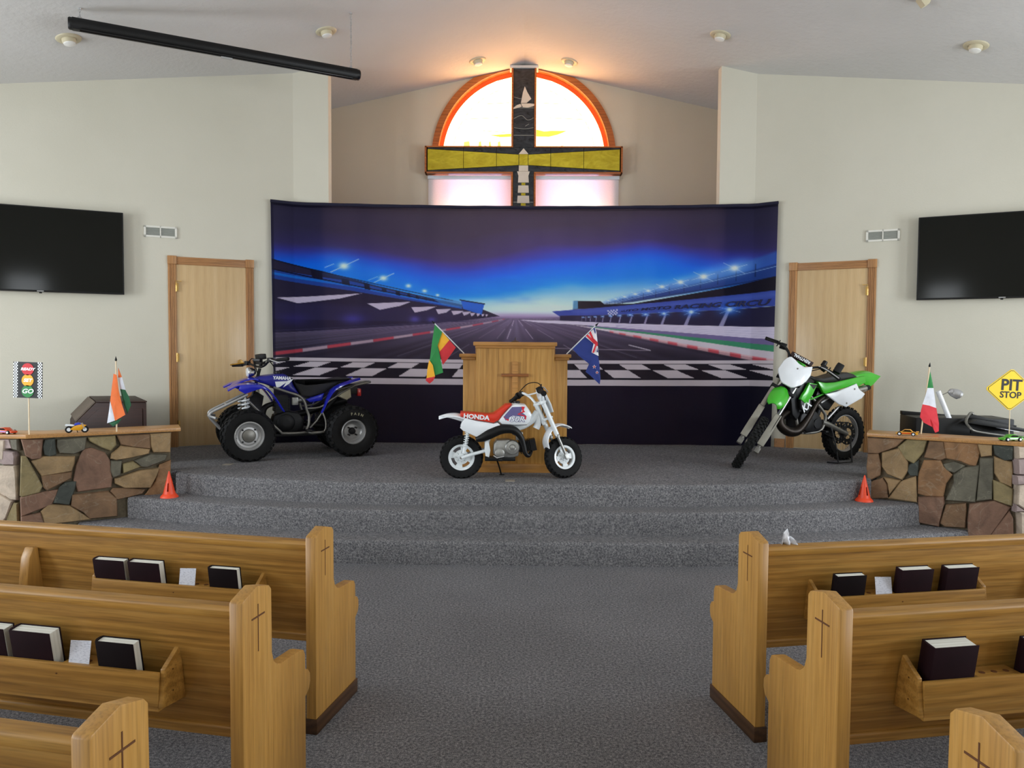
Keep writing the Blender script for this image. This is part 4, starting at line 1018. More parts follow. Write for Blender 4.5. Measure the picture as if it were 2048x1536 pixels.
# hand flags on the ledges
b1 = on_plane_z(227, 864.5, LEDGE); b1.y += .05; b1.x -= .0
tp = at_depth(231.8, 722, b1.y); t3 = (890, 160); K2 = 3.84 * 1500 / b1.y; pa = []
for mi, P, dd in ((0, [(880, 258), (905, 268), (918, 390), (940, 490), (966, 575), (885, 622), (868, 540), (850, 468)], .02), (1, [(850, 466), (868, 540), (886, 620), (822, 642), (838, 550)], .018),
                  (0, [(905, 212), (932, 285), (903, 288)], -.004), (1, [(903, 288), (932, 284), (958, 382), (916, 378)], -.006), (2, [(916, 376), (956, 384), (985, 440), (1000, 500), (968, 568), (940, 490)], -.006), (2, [(830, 641), (932, 604), (905, 640), (862, 668)], .006)):
    pa.append((mi, zpts(P, t3, K2), dz(P, dd)))
flag('hand_flag', b1, tp, None, pa, [C_orange, C_white, C_dgreen], 'saffron, white and green hand flag standing on the stone wall ledge', 'hand flags', M_dowel)
b2 = on_plane_z(1848, 869, LEDGE); b2.y += .05
tp = at_depth(1859, 734, b2.y); t4 = (610, 130); K2 = 3.84 * 1500 / b2.y; pa = []
for mi, P, dd in ((0, [(614, 165), (630, 230), (642, 290), (596, 292)], .006), (1, [(596, 290), (642, 290), (655, 370), (667, 445), (612, 425), (562, 416), (582, 350)], .008), (2, [(562, 415), (612, 424), (667, 443), (690, 560), (690, 620), (664, 632), (642, 588), (575, 555), (545, 512), (552, 460)], .01)):
    pa.append((mi, zpts(P, t4, K2), dz(P, dd)))
flag('hand_flag', b2, tp, None, pa, [C_green, C_white, C_redp], 'green, white and red hand flag standing on the stone wall ledge', 'hand flags', M_dowel)

# ------------------------------------------------------------------ signs on sticks
bs = on_plane_z(52, 870, LEDGE); bs.y += .04
sg = empty('traffic_light_sign', bs, label='traffic light sign on a stick reading ready, set, go', cat='sign')
ct = at_depth(56, 760, bs.y) - Vector(bs); sc = bs.y / 1500
MB().tube([(0, 0, 0), (ct.x * .6, .004, ct.z - 30 * sc)], .0055, 8).build('stick', M_dowel, sg)
w2, h2 = 29.3 * sc, 36.3 * sc
Ms = Matrix.Translation(ct) @ Matrix.Rotation(radians(1.6), 4, 'Y') @ Matrix.Shear('XZ', 4, (0.0, 0.0)) 
MB(Ms).bx(-w2, w2, -.003, .003, -h2, h2).build('board', M_ink, sg)
cw = w2 * 2 * .155 / 4; rows = 24; rh = h2 * 2 / rows
for s in (-1, 1):
    mb = MB(Ms)
    for i in range(4):
        for j in range(rows):
            if (i + j) % 2 == 0:
                x0 = s * (w2 - i * cw); x1 = s * (w2 - (i + 1) * cw); mb.bx(x0, x1, -.0042, -.0025, -h2 + j * rh, -h2 + (j + 1) * rh)
    mb.build('check_border', M_white, sg, 0)
for zz, mt, tx, ts in ((.60, M_signr, 'READY', .030), (-.02, M_signa, 'SET', .036), (-.63, M_signg, 'GO', .05)):
    MB(Ms).lathe([(0, -.0055), (12.2 * sc, -.0055), (12.2 * sc, -.002)], (0, 0, zz * h2), 'y', 32).build('lamp_disc', mt, sg, 0)
    text_obj(tx, ts, M_white, Ms @ Matrix.Translation((0, -.0065, zz * h2)) @ Matrix.Rotation(pi / 2, 4, 'X'), sg, bold=.0012, shear=.25, sx=1.2, thick=.0005)
bs = on_plane_z(2018, 866, LEDGE); bs.y = 6.1; bs = at_depth(2018, 878, 6.12); bs.z = LEDGE
pg = empty('pit_stop_sign', bs, label='yellow diamond pit stop sign on a stick', cat='sign')
ct = at_depth(2021.5, 779.5, bs.y) - Vector(bs); sc = bs.y / 1500
Ms = Matrix.Translation(ct) @ Matrix.Rotation(radians(2.5), 4, 'Y')
MB().tube([(0, 0, 0), (ct.x * .8, .004, ct.z - 38 * sc)], .0035, 8).build('stick', M_dowel, pg)
def diamond(r): 
    k = 5 * sc; hx, hz = 50 * sc * r, 42.5 * sc * r
    return [(-hx, 0), (-hx + k * .4, -k * .7 * r), (-k * .8, -hz + k * .5), (0, -hz), (k * .8, -hz + k * .5), (hx - k * .4, -k * .7 * r), (hx, 0), (hx - k * .4, k * .7), (k * .8, hz - k * .5), (0, hz), (-k * .8, hz - k * .5), (-hx + k * .4, k * .7)]
def diam(r):
    hx, hz = 50.5 * sc * r, 42.5 * sc * r; c = .06
    P = []
    for (x, z), (x2, z2) in (((-hx, 0), (0, -hz)), ((0, -hz), (hx, 0)), ((hx, 0), (0, hz)), ((0, hz), (-hx, 0))):
        P += [(x + (x2 - x) * c, z + (z2 - z) * c), (x + (x2 - x) * (1 - c), z + (z2 - z) * (1 - c))]
    return P
MB(Ms).slab(diam(1.0), -.003, .003).build('board', M_signy, pg, 0)
MB(Ms).slab(diam(.955), -.0036, -.003).build('border_line', M_ink, pg, 0)
MB(Ms).slab(diam(.925), -.0044, -.0032).build('face', M_signy, pg, 0)
text_obj('PIT', .125, M_ink, Ms @ Matrix.Translation((0, -.0052, .035)) @ Matrix.Rotation(pi / 2, 4, 'X'), pg, bold=.0034, thick=.0005)
text_obj('STOP', .072, M_ink, Ms @ Matrix.Translation((-.002, -.0052, -.044)) @ Matrix.Rotation(pi / 2, 4, 'X'), pg, bold=.0018, thick=.0005)

# ------------------------------------------------------------------ orange cones
def cone(loc, label):
    e = empty('traffic_cone', loc, label=label, cat='cone', group='orange cones')
    h, r0, n = .218, .052, 40; mb = MB(); rings = []
    # conical shell with four tall slots
    zs = [.03, .055, .125, h]; 
    def R(z): return r0 * (1 - z / h) + .006
    def pt(z, k): a = 2 * pi * k / n; return (R(z) * cos(a), R(z) * sin(a), z)
    V = [[pt(z, k) for k in range(n)] for z in zs]
    vs = [p for r in V for p in r]; fs = []
    for i in range(3):
        for k in range(n):
            if i == 1 and (k % 10) in (0, 1): continue
            fs.append((i * n + k, i * n + (k + 1) % n, (i + 1) * n + (k + 1) % n, (i + 1) * n + k))
    mb.add(vs, fs); mb.lathe([(.006, h), (.004, h + .006), (0, h + .007)], n=16, axis='z'); mb.build('shell', M_cone, e)
    m2 = MB(); m2.lathe([(.073, 0), (.073, .006), (R(.03) + .012, .02), (R(.03), .031), (R(.03) - .003, .03), (.05, .004)], n=40, axis='z'); m2.build('base', M_cone, e)
cone(on_plane_z(338.8, 994.2, .36), 'orange slotted cone on the middle step, on the blue quad side')
cone(on_plane_z(1728, 1002, .36), 'orange slotted cone on the middle step, on the green dirt bike side')
c3 = at_depth(43, 1050, 5.74); c3.z = 0; cone(c3, 'orange cone tip peeking over the pew by the traffic light sign wall')
c4 = at_depth(2037, 1064, 5.74); c4.z = 0; cone(c4, 'orange cone tip peeking over the pew by the pit stop sign wall')

# ------------------------------------------------------------------ toy vehicles on the ledges
def toy_car(loc, rz, sc, body, body2, label, open_top=False):
    e = empty('toy_car', loc, rz, label, 'toy car', 'toy vehicles'); e.scale = (sc,) * 3
    P = [(-.09, .012), (-.088, .03), (-.05, .036), (-.03, .056), (.015, .056), (.04, .036), (.085, .026), (.09, .012)]
    MB().slab(P, -.036, .036, .006).build('body', body, e)
    MB().slab([(-.046, .037), (-.028, .053), (.012, .053), (.034, .037)], -.0375, .0375).build('windows', M_blackg, e)
    MB().slab([(-.05, .018), (.045, .018), (.03, .028), (-.06, .03)], -.038, .038).build('stripe', body2, e)
    MB().bx(-.098, -.075, -.034, .034, .036, .04).build('spoiler', body, e)
    for x in (-.055, .055):
        for y in (-.036, .036):
            m = MB(); m.lathe([(0, -.009), (.013, -.009), (.017, -.006), (.017, .006), (.013, .009), (0, .009)], (x, y, .017), 'y', 20); w = m.build('wheel', M_rubber, e)
            m = MB(); m.lathe([(0, -.0102), (.009, -.0102), (.010, -.0085)], (x, y if y < 0 else y, .017), 'y', 16); m.lathe([(0, .0102), (.009, .0102), (.010, .0085)], (x, y, .017), 'y', 16); m.build('hub', M_white, w)
M_toyo = plain('orange toy paint', (214, 78, 34), .3); M_toyy = plain('yellow toy paint', (226, 160, 30), .3); M_toyg = plain('green toy paint', (86, 178, 44), .3); M_toyb = plain('blue toy paint', (50, 70, 190), .3); M_toyp = plain('purple toy print', (150, 130, 190), .4)
p = on_plane_z(10, 868, LEDGE); p.y = max(p.y, 6.0); toy_car(p, radians(-8), .92, M_toyo, M_toyp, 'orange toy race car on the ledge beside the traffic light sign')
p = on_plane_z(1813, 871, LEDGE); toy_car(p, radians(180 - 30), .95, M_toyy, M_toyo, 'yellow toy race car on the ledge by the green, white and red flag')
p = on_plane_z(2021, 882, LEDGE); p.y = max(p.y, 6.0); toy_car(p, radians(185), .95, M_toyg, M_white, 'lime green toy race car on the ledge under the pit stop sign')
def toy_bike(loc, rz, label):
    e = empty('toy_motorcycle', loc, rz, label, 'toy motorcycle', 'toy vehicles')
    for x in (-.058, .058):
        m = MB(); m.lathe([(.016, -.008), (.024, -.009), (.028, -.005), (.028, .005), (.024, .009), (.016, .008), (.016, -.008)], (x, 0, .028), 'y', 24); w = m.build('wheel', M_rubber, e)
        m = MB(); m.lathe([(0, -.006), (.014, -.007), (.0165, -.005), (.0165, .005), (.014, .007), (0, .006)], (x, 0, .028), 'y', 20); m.build('hub', M_white, w)
    MB().slab([(-.05, .03), (-.03, .022), (.03, .02), (.055, .045), (.07, .062), (.04, .07), (.01, .066), (-.02, .055)], -.014, .014, .004).build('fairing', M_toyy, e)
    MB().slab([(-.085, .06), (-.03, .055), (-.01, .062), (-.03, .07), (-.08, .074)], -.012, .012, .003).build('tail', M_white, e)
    MB().slab([(-.02, .06), (.03, .065), (.035, .078), (.01, .086), (-.015, .078)], -.012, .012, .003).build('tank', M_toyb, e)
    m = MB(); m.tube([(.035, -.03, .078), (.04, 0, .076), (.035, .03, .078)], .0035, 6); m.tube([(.058, .012, .03), (.04, .012, .075)], .004, 6); m.tube([(.058, -.012, .03), (.04, -.012, .075)], .004, 6); m.build('handlebar', M_silverp, e)
    m = MB(); m.tube([(0, .0, .02), (0, .03, .0)], .003, 6); m.build('kickstand', M_black, e)
p = on_plane_z(154, 865.5, LEDGE); toy_bike(p, radians(22), 'yellow, blue and white toy motorcycle on the stone wall ledge')

# ------------------------------------------------------------------ consoles standing behind the stone walls
oc = empty('organ_console', (-3.9, 7.05, STAGE), 0, 'dark brown wooden console with a sloping end behind the saffron flag', 'console')
def skew(poly, y0, y1, sh):
    return [[(x + sh * y0 / .75, y0, z) for x, z in poly], [(x + sh * y1 / .75, y1, z) for x, z in poly]]
PR = [(-.35, 0), (.34, 0), (.34, .585), (-.14, .58), (-.325, .40), (-.35, .35)]
MB().rings(skew(PR, 0, .75, -.5)).build('cabinet', M_console, oc, bevel=.006)
MB().rings(skew([(-.335, .396), (-.32, .41), (-.15, .577), (-.145, .585), (-.155, .592), (-.345, .404)], .03, .74, -.5)).build('grille', M_grille, oc)
MB().rings(skew([(-.14, .58), (.345, .587), (.345, .60), (-.145, .594)], -.01, .76, -.5)).build('lid', M_console, oc, bevel=.003)
MB().rings(skew([(-.30, .06), (.30, .06), (.30, .53), (-.12, .52), (-.29, .36)], -.006, .01, -.5)).build('front_panel', M_console, oc, bevel=.003)
kc = empty('keyboard_case', (4.02, 6.95, STAGE), radians(-8), 'black keyboard cabinet behind the green, white and red flag', 'keyboard')
m = MB(); m.bx(-.36, .48, .0, .42, 0, .50); m.build('cabinet', M_black, kc, bevel=.01)
MB().slab([(-.36, .50), (.48, .46), (.48, .475), (-.36, .535)], .36, .42).build('back_panel', M_black, kc, bevel=.004)
m = MB(); m.slab([(.03, .47), (.50, .40), (.50, .43), (.10, .50)], -.16, .10); m.build('lid', M_black, kc, bevel=.006)
m = MB(); m.tube([(.50, -.20, .36), (.30, -.20, .37), (.08, -.20, .40), (.03, -.19, .43), (.03, -.10, .48), (.10, .0, .545), (.13, .02, .55), (.14, .02, .535)], .011, 8, 4); m.build('lid_rim', M_steel, kc)
m = MB(); m.slab([(.06, .505), (.13, .54), (.50, .445), (.50, .43), (.12, .50)], .0, .03); m.slab([(.03, .38), (.50, .345), (.50, .36), (.03, .42)], -.205, -.18); m.build('tray', M_black, kc, bevel=.004)
MB().slab([(.30, .425), (.42, .405), (.42, .41), (.30, .43)], -.22, -.06).build('paper', M_paper, kc, 0)
lm = empty('music_lamp', (4.0, 6.95, STAGE), 0, 'silver lamp head on a white arm standing on the black keyboard cabinet', 'lamp')
A_ = at_depth(1897, 834, 7.0) - Vector((4.0, 6.95, STAGE)); B_ = at_depth(1876, 782, 7.0) - Vector((4.0, 6.95, STAGE))
m = MB(); m.tube([A_ + Vector((.03, 0, -.1)), A_], .022, 12); m.tube([A_ - (B_ - A_) * .3, A_, B_], .022, 12); m.build('arm', M_white, lm)
C1 = at_depth(1884, 790, 7.0) - Vector((4.0, 6.95, STAGE)); C2 = at_depth(1897, 784, 7.0) - Vector((4.0, 6.95, STAGE)); C3 = at_depth(1910, 783, 6.98) - Vector((4.0, 6.95, STAGE))
m = MB(); m.tube([C1, C2], .004, 8); m.build('stalk', M_steel, lm)
dv = (C3 - C2).normalized(); m = MB(); m.tube([C2 - dv * .005, C2 + dv * .01, C2 + Vector((.03, 0, -.002)), C2 + Vector((.062, -.01, -.014)), C2 + Vector((.085, -.016, -.024)), C2 + Vector((.083, -.016, -.023))], [.006, .024, .036, .044, .046, .034], 20, 3); m.build('shade', M_silverp, lm)

# ------------------------------------------------------------------ televisions, vents
def tv(s, xc, zc, w, h, label, lbl2):
    e = empty('television'); e.matrix_world = wall_frame(s, xc) @ Matrix.Translation((0, -.07, zc)); tag(e, label, 'television', 'wall televisions')
    MB().bx(-w / 2, w / 2, -.02, .02, -h / 2, h / 2).build('housing', M_black, e, bevel=.004)
    m = MB(); m.bx(-w / 2 + .012, w / 2 - .012, -.0215, -.0195, -h / 2 + .018, h / 2 - .012)
    mt = bpy.data.materials.get('tv screen')
    if not mt:
        mt = plain('tv screen', (5, 7, 7), .09, var=.1, spec=0.3)
    m.build('screen', mt, e, 0)
    MB().bx(-.03, .03, -.0225, -.0195, -h / 2 + .004, -h / 2 + .013).build('badge', M_silverp, e, 0)
    MB().bx(-.3, .3, .02, .066, -.2, .2).build('wall_bracket', M_black, e)
    MB().bx(-.012, .012, -.012, .006, -h / 2 - .014, -h / 2 + .002).build('sensor', M_black, e)
tv(-1, -4.985, 2.645, 1.53, .868, 'large black flat television above the traffic light sign', '')
tv(1, 4.90, 2.635, 1.53, .868, 'large black flat television above the pit stop sign', '')
def vent(s, xc, zc, label):
    e = empty('air_vent'); e.matrix_world = wall_frame(s, xc) @ Matrix.Translation((0, 0, zc)); tag(e, label, 'vent', 'wall vents')
    w, h = .165, .062
    m = MB()
    for a in ((-w, w, h - .02, h), (-w, w, -h, -h + .02), (-w, -w + .022, -h, h), (w - .022, w, -h, h), (-.006, .006, -h, h)): m.bx(a[0], a[1], -.014, 0.0, a[2], a[3])
    m.build('frame', M_vent, e, 0)
    MB().bx(-w + .02, w - .02, -.004, .004, -h + .018, h - .018).build('backing', M_ventd, e, 0)
    for q in (-1, 1):
        m = MB()
        for k in range(9):
            z = -h + .024 + k * .0095; m.box((q * .075, -.008, z), (.135, .010, .0015), (radians(35), 0, 0))
        m.build('louvres', M_ventd, e, 0)
vent(-1, -3.975, 2.915, 'white wall vent beside the door behind the blue quad'); vent(1, 3.91, 2.915, 'white wall vent beside the door behind the green dirt bike')

# ------------------------------------------------------------------ ceiling: recessed lamps, projection screen
SA = atan(SLOPE)
def downlight(x, y, label):
    e = empty('ceiling_light', (x, y, ceil_z(x)), label=label, cat='ceiling light', group='recessed ceiling lights')
    e.rotation_euler = (0, SA * (1 if x > 0 else -1), 0)
    m = MB(); m.lathe([(.062, -.001), (.066, -.012), (.10, -.012), (.108, -.006), (.11, 0)], axis='z', n=32); m.build('trim_ring', M_trimring, e)
    m = MB(); m.lathe([(.064, .0), (.06, -.03), (.055, -.048)], axis='z', n=32); m.build('collar', M_trimring, e)
    m = MB(); m.lathe([(.056, -.04), (.05, -.055), (.03, -.064), (0, -.067)], axis='z', n=28); m.build('bulb', M_bulb, e)
for x, y, l in ((-4.245, 7.06, 'recessed ceiling lamp beside the end of the rolled screen'), (-2.09, 8.03, 'recessed ceiling lamp beside the rolled screen chain'), (-.593, 9.686, 'recessed ceiling lamp above the arch, on the rolled screen side'), (.576, 9.726, 'recessed ceiling lamp above the arch, on the green dirt bike side'), (2.075, 8.12, 'recessed ceiling lamp above the alcove corner by the green dirt bike'), (4.229, 7.211, 'recessed ceiling lamp above the pit stop sign television')):
    downlight(x, y, l)
A = Vector((-3.935, 6.60, 4.455)); B = Vector((-1.715, 7.80, 4.455)); ax = (B - A).normalized()
ps = empty('projection_screen', (A + B) / 2, label='black rolled projection screen hanging from the ceiling on chains', cat='projection screen')
O = (A + B) / 2; A0, B0 = A - O, B - O; nrm = Vector((ax.y, -ax.x, 0))
Mx = frame_mat((0, 0, 0), ax, -nrm, Vector((0, 0, 1))); L = (B - A).length / 2
MB(Mx).slab([(.03, -.05), (.05, -.02), (.05, .02), (.03, .05), (-.03, .05), (-.05, .02), (-.05, -.02), (-.03, -.05)], -L, L, plane='yz').build('case', M_black, ps, bevel=.004)
for q in (-1, 1): MB(Mx).lathe([(0, q * (L + .03)), (.045, q * (L + .03)), (.053, q * (L + .02)), (.053, q * (L - .01))], axis='x', n=20).build('end_cap', M_black, ps)
MB(Mx).tube([(-L + .06, -.045, -.058), (L - .06, -.045, -.058)], .014, 10).build('weight_bar', M_blackg, ps)
MB(Mx).bx(-.05, .05, -.05, -.03, -.085, -.07).build('pull_tab', M_silverp, ps)
for q, top in ((-1, 0), (1, 0)):
    x = q * (L - .06); base = Mx @ Vector((x, 0, .05)); wx = (O + base).x; zt = ceil_z(wx) - O.z
    m = MB(); n = max(2, int((zt - base.z) / .03))
    for k in range(n):
        z = base.z + (zt - base.z) * (k + .5) / n; h = (zt - base.z) / n * .62
        dx = Vector((.007, 0, 0)) if k % 2 == 0 else Vector((0, .007, 0)); c = Vector((base.x, base.y, z))
        m.tube([c + dx + Vector((0, 0, h * .6)), c + Vector((0, 0, h)), c - dx + Vector((0, 0, h * .6)), c - dx - Vector((0, 0, h * .6)), c - Vector((0, 0, h)), c + dx - Vector((0, 0, h * .6))], .0028, 6, closed=True)
    m.build('chain', M_silverp, ps)
    m = MB(); m.lathe([(0, -.012), (.016, -.008), (.018, 0)], (base.x, base.y, zt), 'z', 14); m.build('ceiling_hook', M_silverp, ps)
    m = MB(); m.bx(base.x - .012, base.x + .012, base.y - .012, base.y + .012, base.z - .02, base.z + .02); m.build('bracket', M_silverp, ps)
m = MB(); m.slab([(-.07, 0), (.04, 0), (.02, -.045), (-.02, -.065)], -.035, .035, .004)
e = m.build('ceiling_bracket', M_trimring, loc=(3.46, 6.66, ceil_z(3.46) + .0)); tag(e, 'small white bracket on the ceiling above the pit stop sign television', 'bracket')
# floor sockets in the stage carpet
for px, py, l in ((456, 929, 'small pale floor socket in the stage carpet below the quad'), (1020, 961.5, 'small pale floor socket in the stage carpet below the small white motorbike')):
    p = on_plane_z(px, py, STAGE); m = MB(); m.bx(-.04, .04, -.05, .05, 0, .003); m.bx(-.015, .015, -.02, .02, .003, .0045)
    o = m.build('floor_socket', plain('socket plate', (150, 142, 130), .5), bevel=.001); o.location = p; tag(o, l, 'socket', 'floor sockets')
# ------------------------------------------------------------------ wheels
def tyre_mb(M, R, rr, w, rows, n, kh, kw, kt, stag=True):
    m = MB(M); h = w / 2; hh = R - rr
    m.lathe([(rr, -h * .74), (rr + hh * .12, -h * .9), (rr + hh * .45, -h), (R - hh * .22, -h * .96), (R - kh - .002, -h * .74), (R - kh, -h * .35), (R - kh, h * .35), (R - kh - .002, h * .74), (R - hh * .22, h * .96), (rr + hh * .45, h), (rr + hh * .12, h * .9), (rr, h * .74), (rr - .004, h * .6), (rr - .004, -h * .6), (rr, -h * .74)], axis='y', n=48)
    k = MB(M)
    for ri, (yo, tilt, rad) in enumerate(rows):
        for i in range(n):
            a = 2 * pi * (i + (.5 if stag and ri % 2 else 0)) / n
            Rm = Matrix.Rotation(-a, 3, 'Y') @ Matrix.Rotation(tilt, 3, 'X')
            # box radial direction = local z rotated
            c = Matrix.Rotation(-a, 3, 'Y') @ Vector((0, yo * h, R - rad))
            vs = []
            for x in (-1, 1):
                for y in (-1, 1):
                    for z in (-1, 1): vs.append(c + Rm @ Vector((x * kt / 2, y * kw / 2, z * kh)))
            k.add(vs, [(0, 1, 3, 2), (4, 6, 7, 5), (0, 4, 5, 1), (2, 3, 7, 6), (0, 2, 6, 4), (1, 5, 7, 3)])
    return m, k
def slotted_rim(M, r, w, slots=4, rot=.3):
    """white pressed rim with bean slots: real holes"""
    m = MB(M); n = 64; h = w / 2
    m.lathe([(r + .003, -h), (r + .003, -h * .8), (r - .012, -h * .72), (r - .014, h * .72), (r + .003, h * .8), (r + .003, h), (r - .016, h * .9), (r - .018, -h * .9), (r + .003, -h)], axis='y', n=n)
    rr = [r - .014, r * .80, r * .56, r * .30]; off = [-h * .55, -h * .42, -h * .35, -h * .6]
    for side in (1, -1):
        V = [[(q * cos(2 * pi * k / n), o_ * side, q * sin(2 * pi * k / n)) for k in range(n)] for q, o_ in zip(rr, off)]
        vs = [p for g in V for p in g]; fs = []
        for i in range(3):
            for k in range(n):
                ph = ((k / n + rot) * slots) % 1.0
                if i == 1 and .25 < ph < .80: continue
                fs.append((i * n + k, i * n + (k + 1) % n, (i + 1) * n + (k + 1) % n, (i + 1) * n + k))
        m.add(vs, fs)
    m.lathe([(r * .3, -h * .6), (r * .26, -h * .95), (.012, -h * 1.0), (0, -h * 1.0)], axis='y', n=24); m.lathe([(r * .3, h * .6), (r * .26, h * .95), (0, h * 1.0)], axis='y', n=24)
    return m

# ------------------------------------------------------------------ small white motorbike
def build_minibike():
    e = empty('mini_motorbike', (-.515, 6.40, STAGE), radians(4), 'small white children\'s motorbike with a red seat in front of the pulpit', 'motorbike')
    # local: x forward, y left (away from the viewer), z up ; rear contact at origin
    def wheel(M, R, w, rr):
        t, k = tyre_mb(M, R, rr, w, [(-.62, .5, .013), (0, 0, .006), (.62, -.5, .013)], 26, .010, w * .30, .022)
        o = t.build('wheel', M_rubber, e); k.build('tread', M_rubber, o, 0)
        slotted_rim(M, rr, w * .75).build('rim', M_whitep, o)
        m = MB(M); m.tube([(0, -w * .8, 0), (0, w * .8, 0)], .008, 10); m.lathe([(0, -w * .82), (.013, -w * .82), (.013, -w * .72)], axis='y', n=6); m.build('axle', M_chrome, o)
        return o
    wheel(Matrix.Translation((0, 0, .183)), .183, .085, .112)
    # --- steered front end: rake 24 deg, turned 25 deg towards its left
    rk, st = radians(24), radians(25)
    A0 = Vector((.69, 0, .60)); axis = Vector((-sin(rk), 0, cos(rk)))
    Rs = Matrix.Translation(A0) @ Matrix.Rotation(st, 4, axis) @ Matrix.Translation(-A0)
    F = Rs @ frame_mat(A0 + axis * -.462, Vector((cos(rk), 0, sin(rk))), Vector((0, 1, 0)), axis)      # origin front axle, z up the fork
    wheel(F, .176, .078, .103)
    for s in (-1, 1):
        m = MB(F); m.tube([(0, s * .062, .0), (0, s * .062, .24)], .013, 12); m.lathe([(.012, .0), (.022, .0), (.022, .02), (.015, .03)], (0, s * .062, .19), 'z', 14); m.build('fork_slider', M_alloy, e)
        m = MB(F); m.tube([(0, s * .062, .20), (0, s * .062, .53)], .020, 14); m.lathe([(.021, 0), (.025, .004), (.025, .02), (.018, .03)], (0, s * .062, .50), 'z', 14); m.build('fork_tube', M_whitep, e)
        m = MB(F); m.bx(-.016, .016, s * .05, s * .075, -.02, .03); m.build('axle_clamp', M_alloy, e, bevel=.004)
    for z in (.36, .505): MB(F).slab([(.02, -.085), (.02, .085), (-.05, .03), (-.05, -.03)], z, z + .018, plane='xy').build('fork_yoke', M_whitep, e, bevel=.004)
    MB(F).tube([(-.035, 0, .33), (-.035, 0, .53)], .022, 14).build('steering_head', M_whitep, e)
    # high front fender in two blades
    Fi = F.inverted()
    m = MB(F); m.sheet([(-.115, .150), (-.10, .215), (-.055, .262), (.0, .288), (.06, .292), (.12, .268), (.185, .212)], [-.045, -.05, -.052, -.055, -.055, -.05, -.022], [.045, .05, .052, .055, .055, .05, .022], .006, 8, .018); m.build('front_fender', M_white, e)
    # number plate
    m = MB(F); m.slab([(-.075, .40), (.075, .40), (.092, .47), (.085, .57), (.05, .63), (-.05, .63), (-.085, .57), (-.092, .47)], .045, .053, .004, plane='yz'); m.build('number_plate', M_white, e)
    # handlebar with cross brace
    hb = [(-.09, -.30, .605), (-.055, -.20, .635), (-.03, -.155, .64), (-.005, -.105, .585), (-.01, -.05, .525), (-.01, 0, .52), (-.01, .05, .525), (-.005, .105, .585), (-.03, .155, .64), (-.055, .20, .635), (-.09, .30, .605)]
    MB(F).tube(hb, .0115, 12, 5).build('handlebar', M_whitep, e)
    MB(F).tube([(-.015, -.125, .61), (-.015, .125, .61)], .007, 10).build('cross_brace', M_whitep, e)
    for s in (-1, 1):
        m = MB(F); m.tube([(-.052, s * .195, .636), (-.06, s * .21, .632), (-.062, s * .213, .631), (-.09, s * .30, .605), (-.0915, s * .305, .6035)], [.030, .030, .0205, .020, .024], 16); m.build('grip', M_rubber, e)
        m = MB(F); m.tube([(-.03, s * .185, .645), (-.02, s * .22, .64), (-.045, s * .29, .60)], .0055, 8, 4); m.build('lever', M_silverp, e)
        m = MB(F); m.box((-.042, s * .175, .638), (.042, .042, .045), (0, 0, .3)); m.build('switch_housing', M_black, e, bevel=.006)
    MB(F).tube([(-.04, .19, .66), (.03, .10, .70), (.055, -.04, .66), (.03, -.05, .50), (-.02, -.03, .40)], .004, 8, 6).build('cable', M_rubber, e)
    MB(F).tube([(-.04, -.19, .65), (.04, -.09, .66), (.05, .0, .58), (.0, .03, .40), (-.06, .02, .33)], .004, 8, 6).build('cable', M_rubber, e)
    # --- tank, seat, panels (traced side views)
    tank = [(.425, .640), (.454, .649), (.541, .640), (.575, .595), (.60, .551), (.585, .493), (.556, .464), (.45, .462), (.339, .468), (.305, .502), (.335, .545), (.367, .58), (.405, .622)]
    MB().slab(tank, -.105, .105, .03, b=.035).build('fuel_tank', M_white, e)
    m = MB(); m.lathe([(0, .02), (.026, .02), (.03, .01), (.028, 0)], (.47, 0, .645), 'z', 20, True); m.build('tank_cap', M_black, e)
    seat = [(-.01, .575), (.10, .568), (.223, .557), (.271, .562), (.319, .594), (.376, .640), (.425, .644), (.405, .618), (.367, .58), (.314, .507), (.271, .483), (.127, .507), (-.01, .538)]
    MB().slab(seat, -.10, .10, .012, b=.02).build('seat', M_red, e)
    text_obj('HONDA', .052, M_white, Matrix.Translation((.125, -.1012, .535)) @ Matrix.Rotation(radians(5), 4, 'Y') @ Matrix.Rotation(pi / 2, 4, 'X'), e, bold=.0022, sx=1.12, thick=.001)
    m = MB(); m.sheet([(-.195, .535), (-.13, .556), (-.05, .562), (.02, .545), (.06, .52)], [-.02, -.05, -.075, -.085, -.085], [.02, .05, .075, .085, .085], .010, 8, .02); m.build('rear_fender', M_white, e)
    MB().slab([(-.175, .535), (.02, .55), (.05, .50), (.01, .488), (-.09, .518)], -.045, .045, .01).build('tail_filler', M_white, e)
    for s in (-1, 1):
        side = [(.031, .527), (.008, .497), (-.012, .444), (.012, .42), (.137, .362), (.185, .357), (.26, .405), (.339, .459), (.305, .488), (.271, .480), (.127, .503)]
        MB().slab(side, s * .085, s * .112, .008).build('side_panel', M_white, e)
    # tank graphic on both sides: flash of purple, red, white and the figure
    for s in (-1, 1):
        y0 = s * .1045
        def pt(P, mat, d, nm): 
            MB().slab([(((x - 402) / 1023 - .006), (1437 - y) / 1023 + .006) for x, y in P], y0, s * (.1055 + d)).build(nm, mat, e, 0)
        pt([(790, 870), (845, 808), (935, 805), (925, 850), (965, 880), (955, 905), (880, 895), (790, 925), (770, 895)], M_purple, 0, 'tank_decal')
        pt([(925, 803), (955, 805), (945, 835), (958, 850), (905, 868), (970, 885), (965, 915), (930, 928), (960, 895), (890, 870), (935, 845)], M_redp, .0006, 'tank_decal')
        pt([(768, 885), (790, 910), (830, 915), (810, 930), (780, 905)], M_redp, .0006, 'tank_decal')
        pt([(820, 900), (850, 882), (930, 890), (958, 915), (945, 938), (905, 925), (880, 935), (815, 932)], M_white, .001, 'tank_decal')
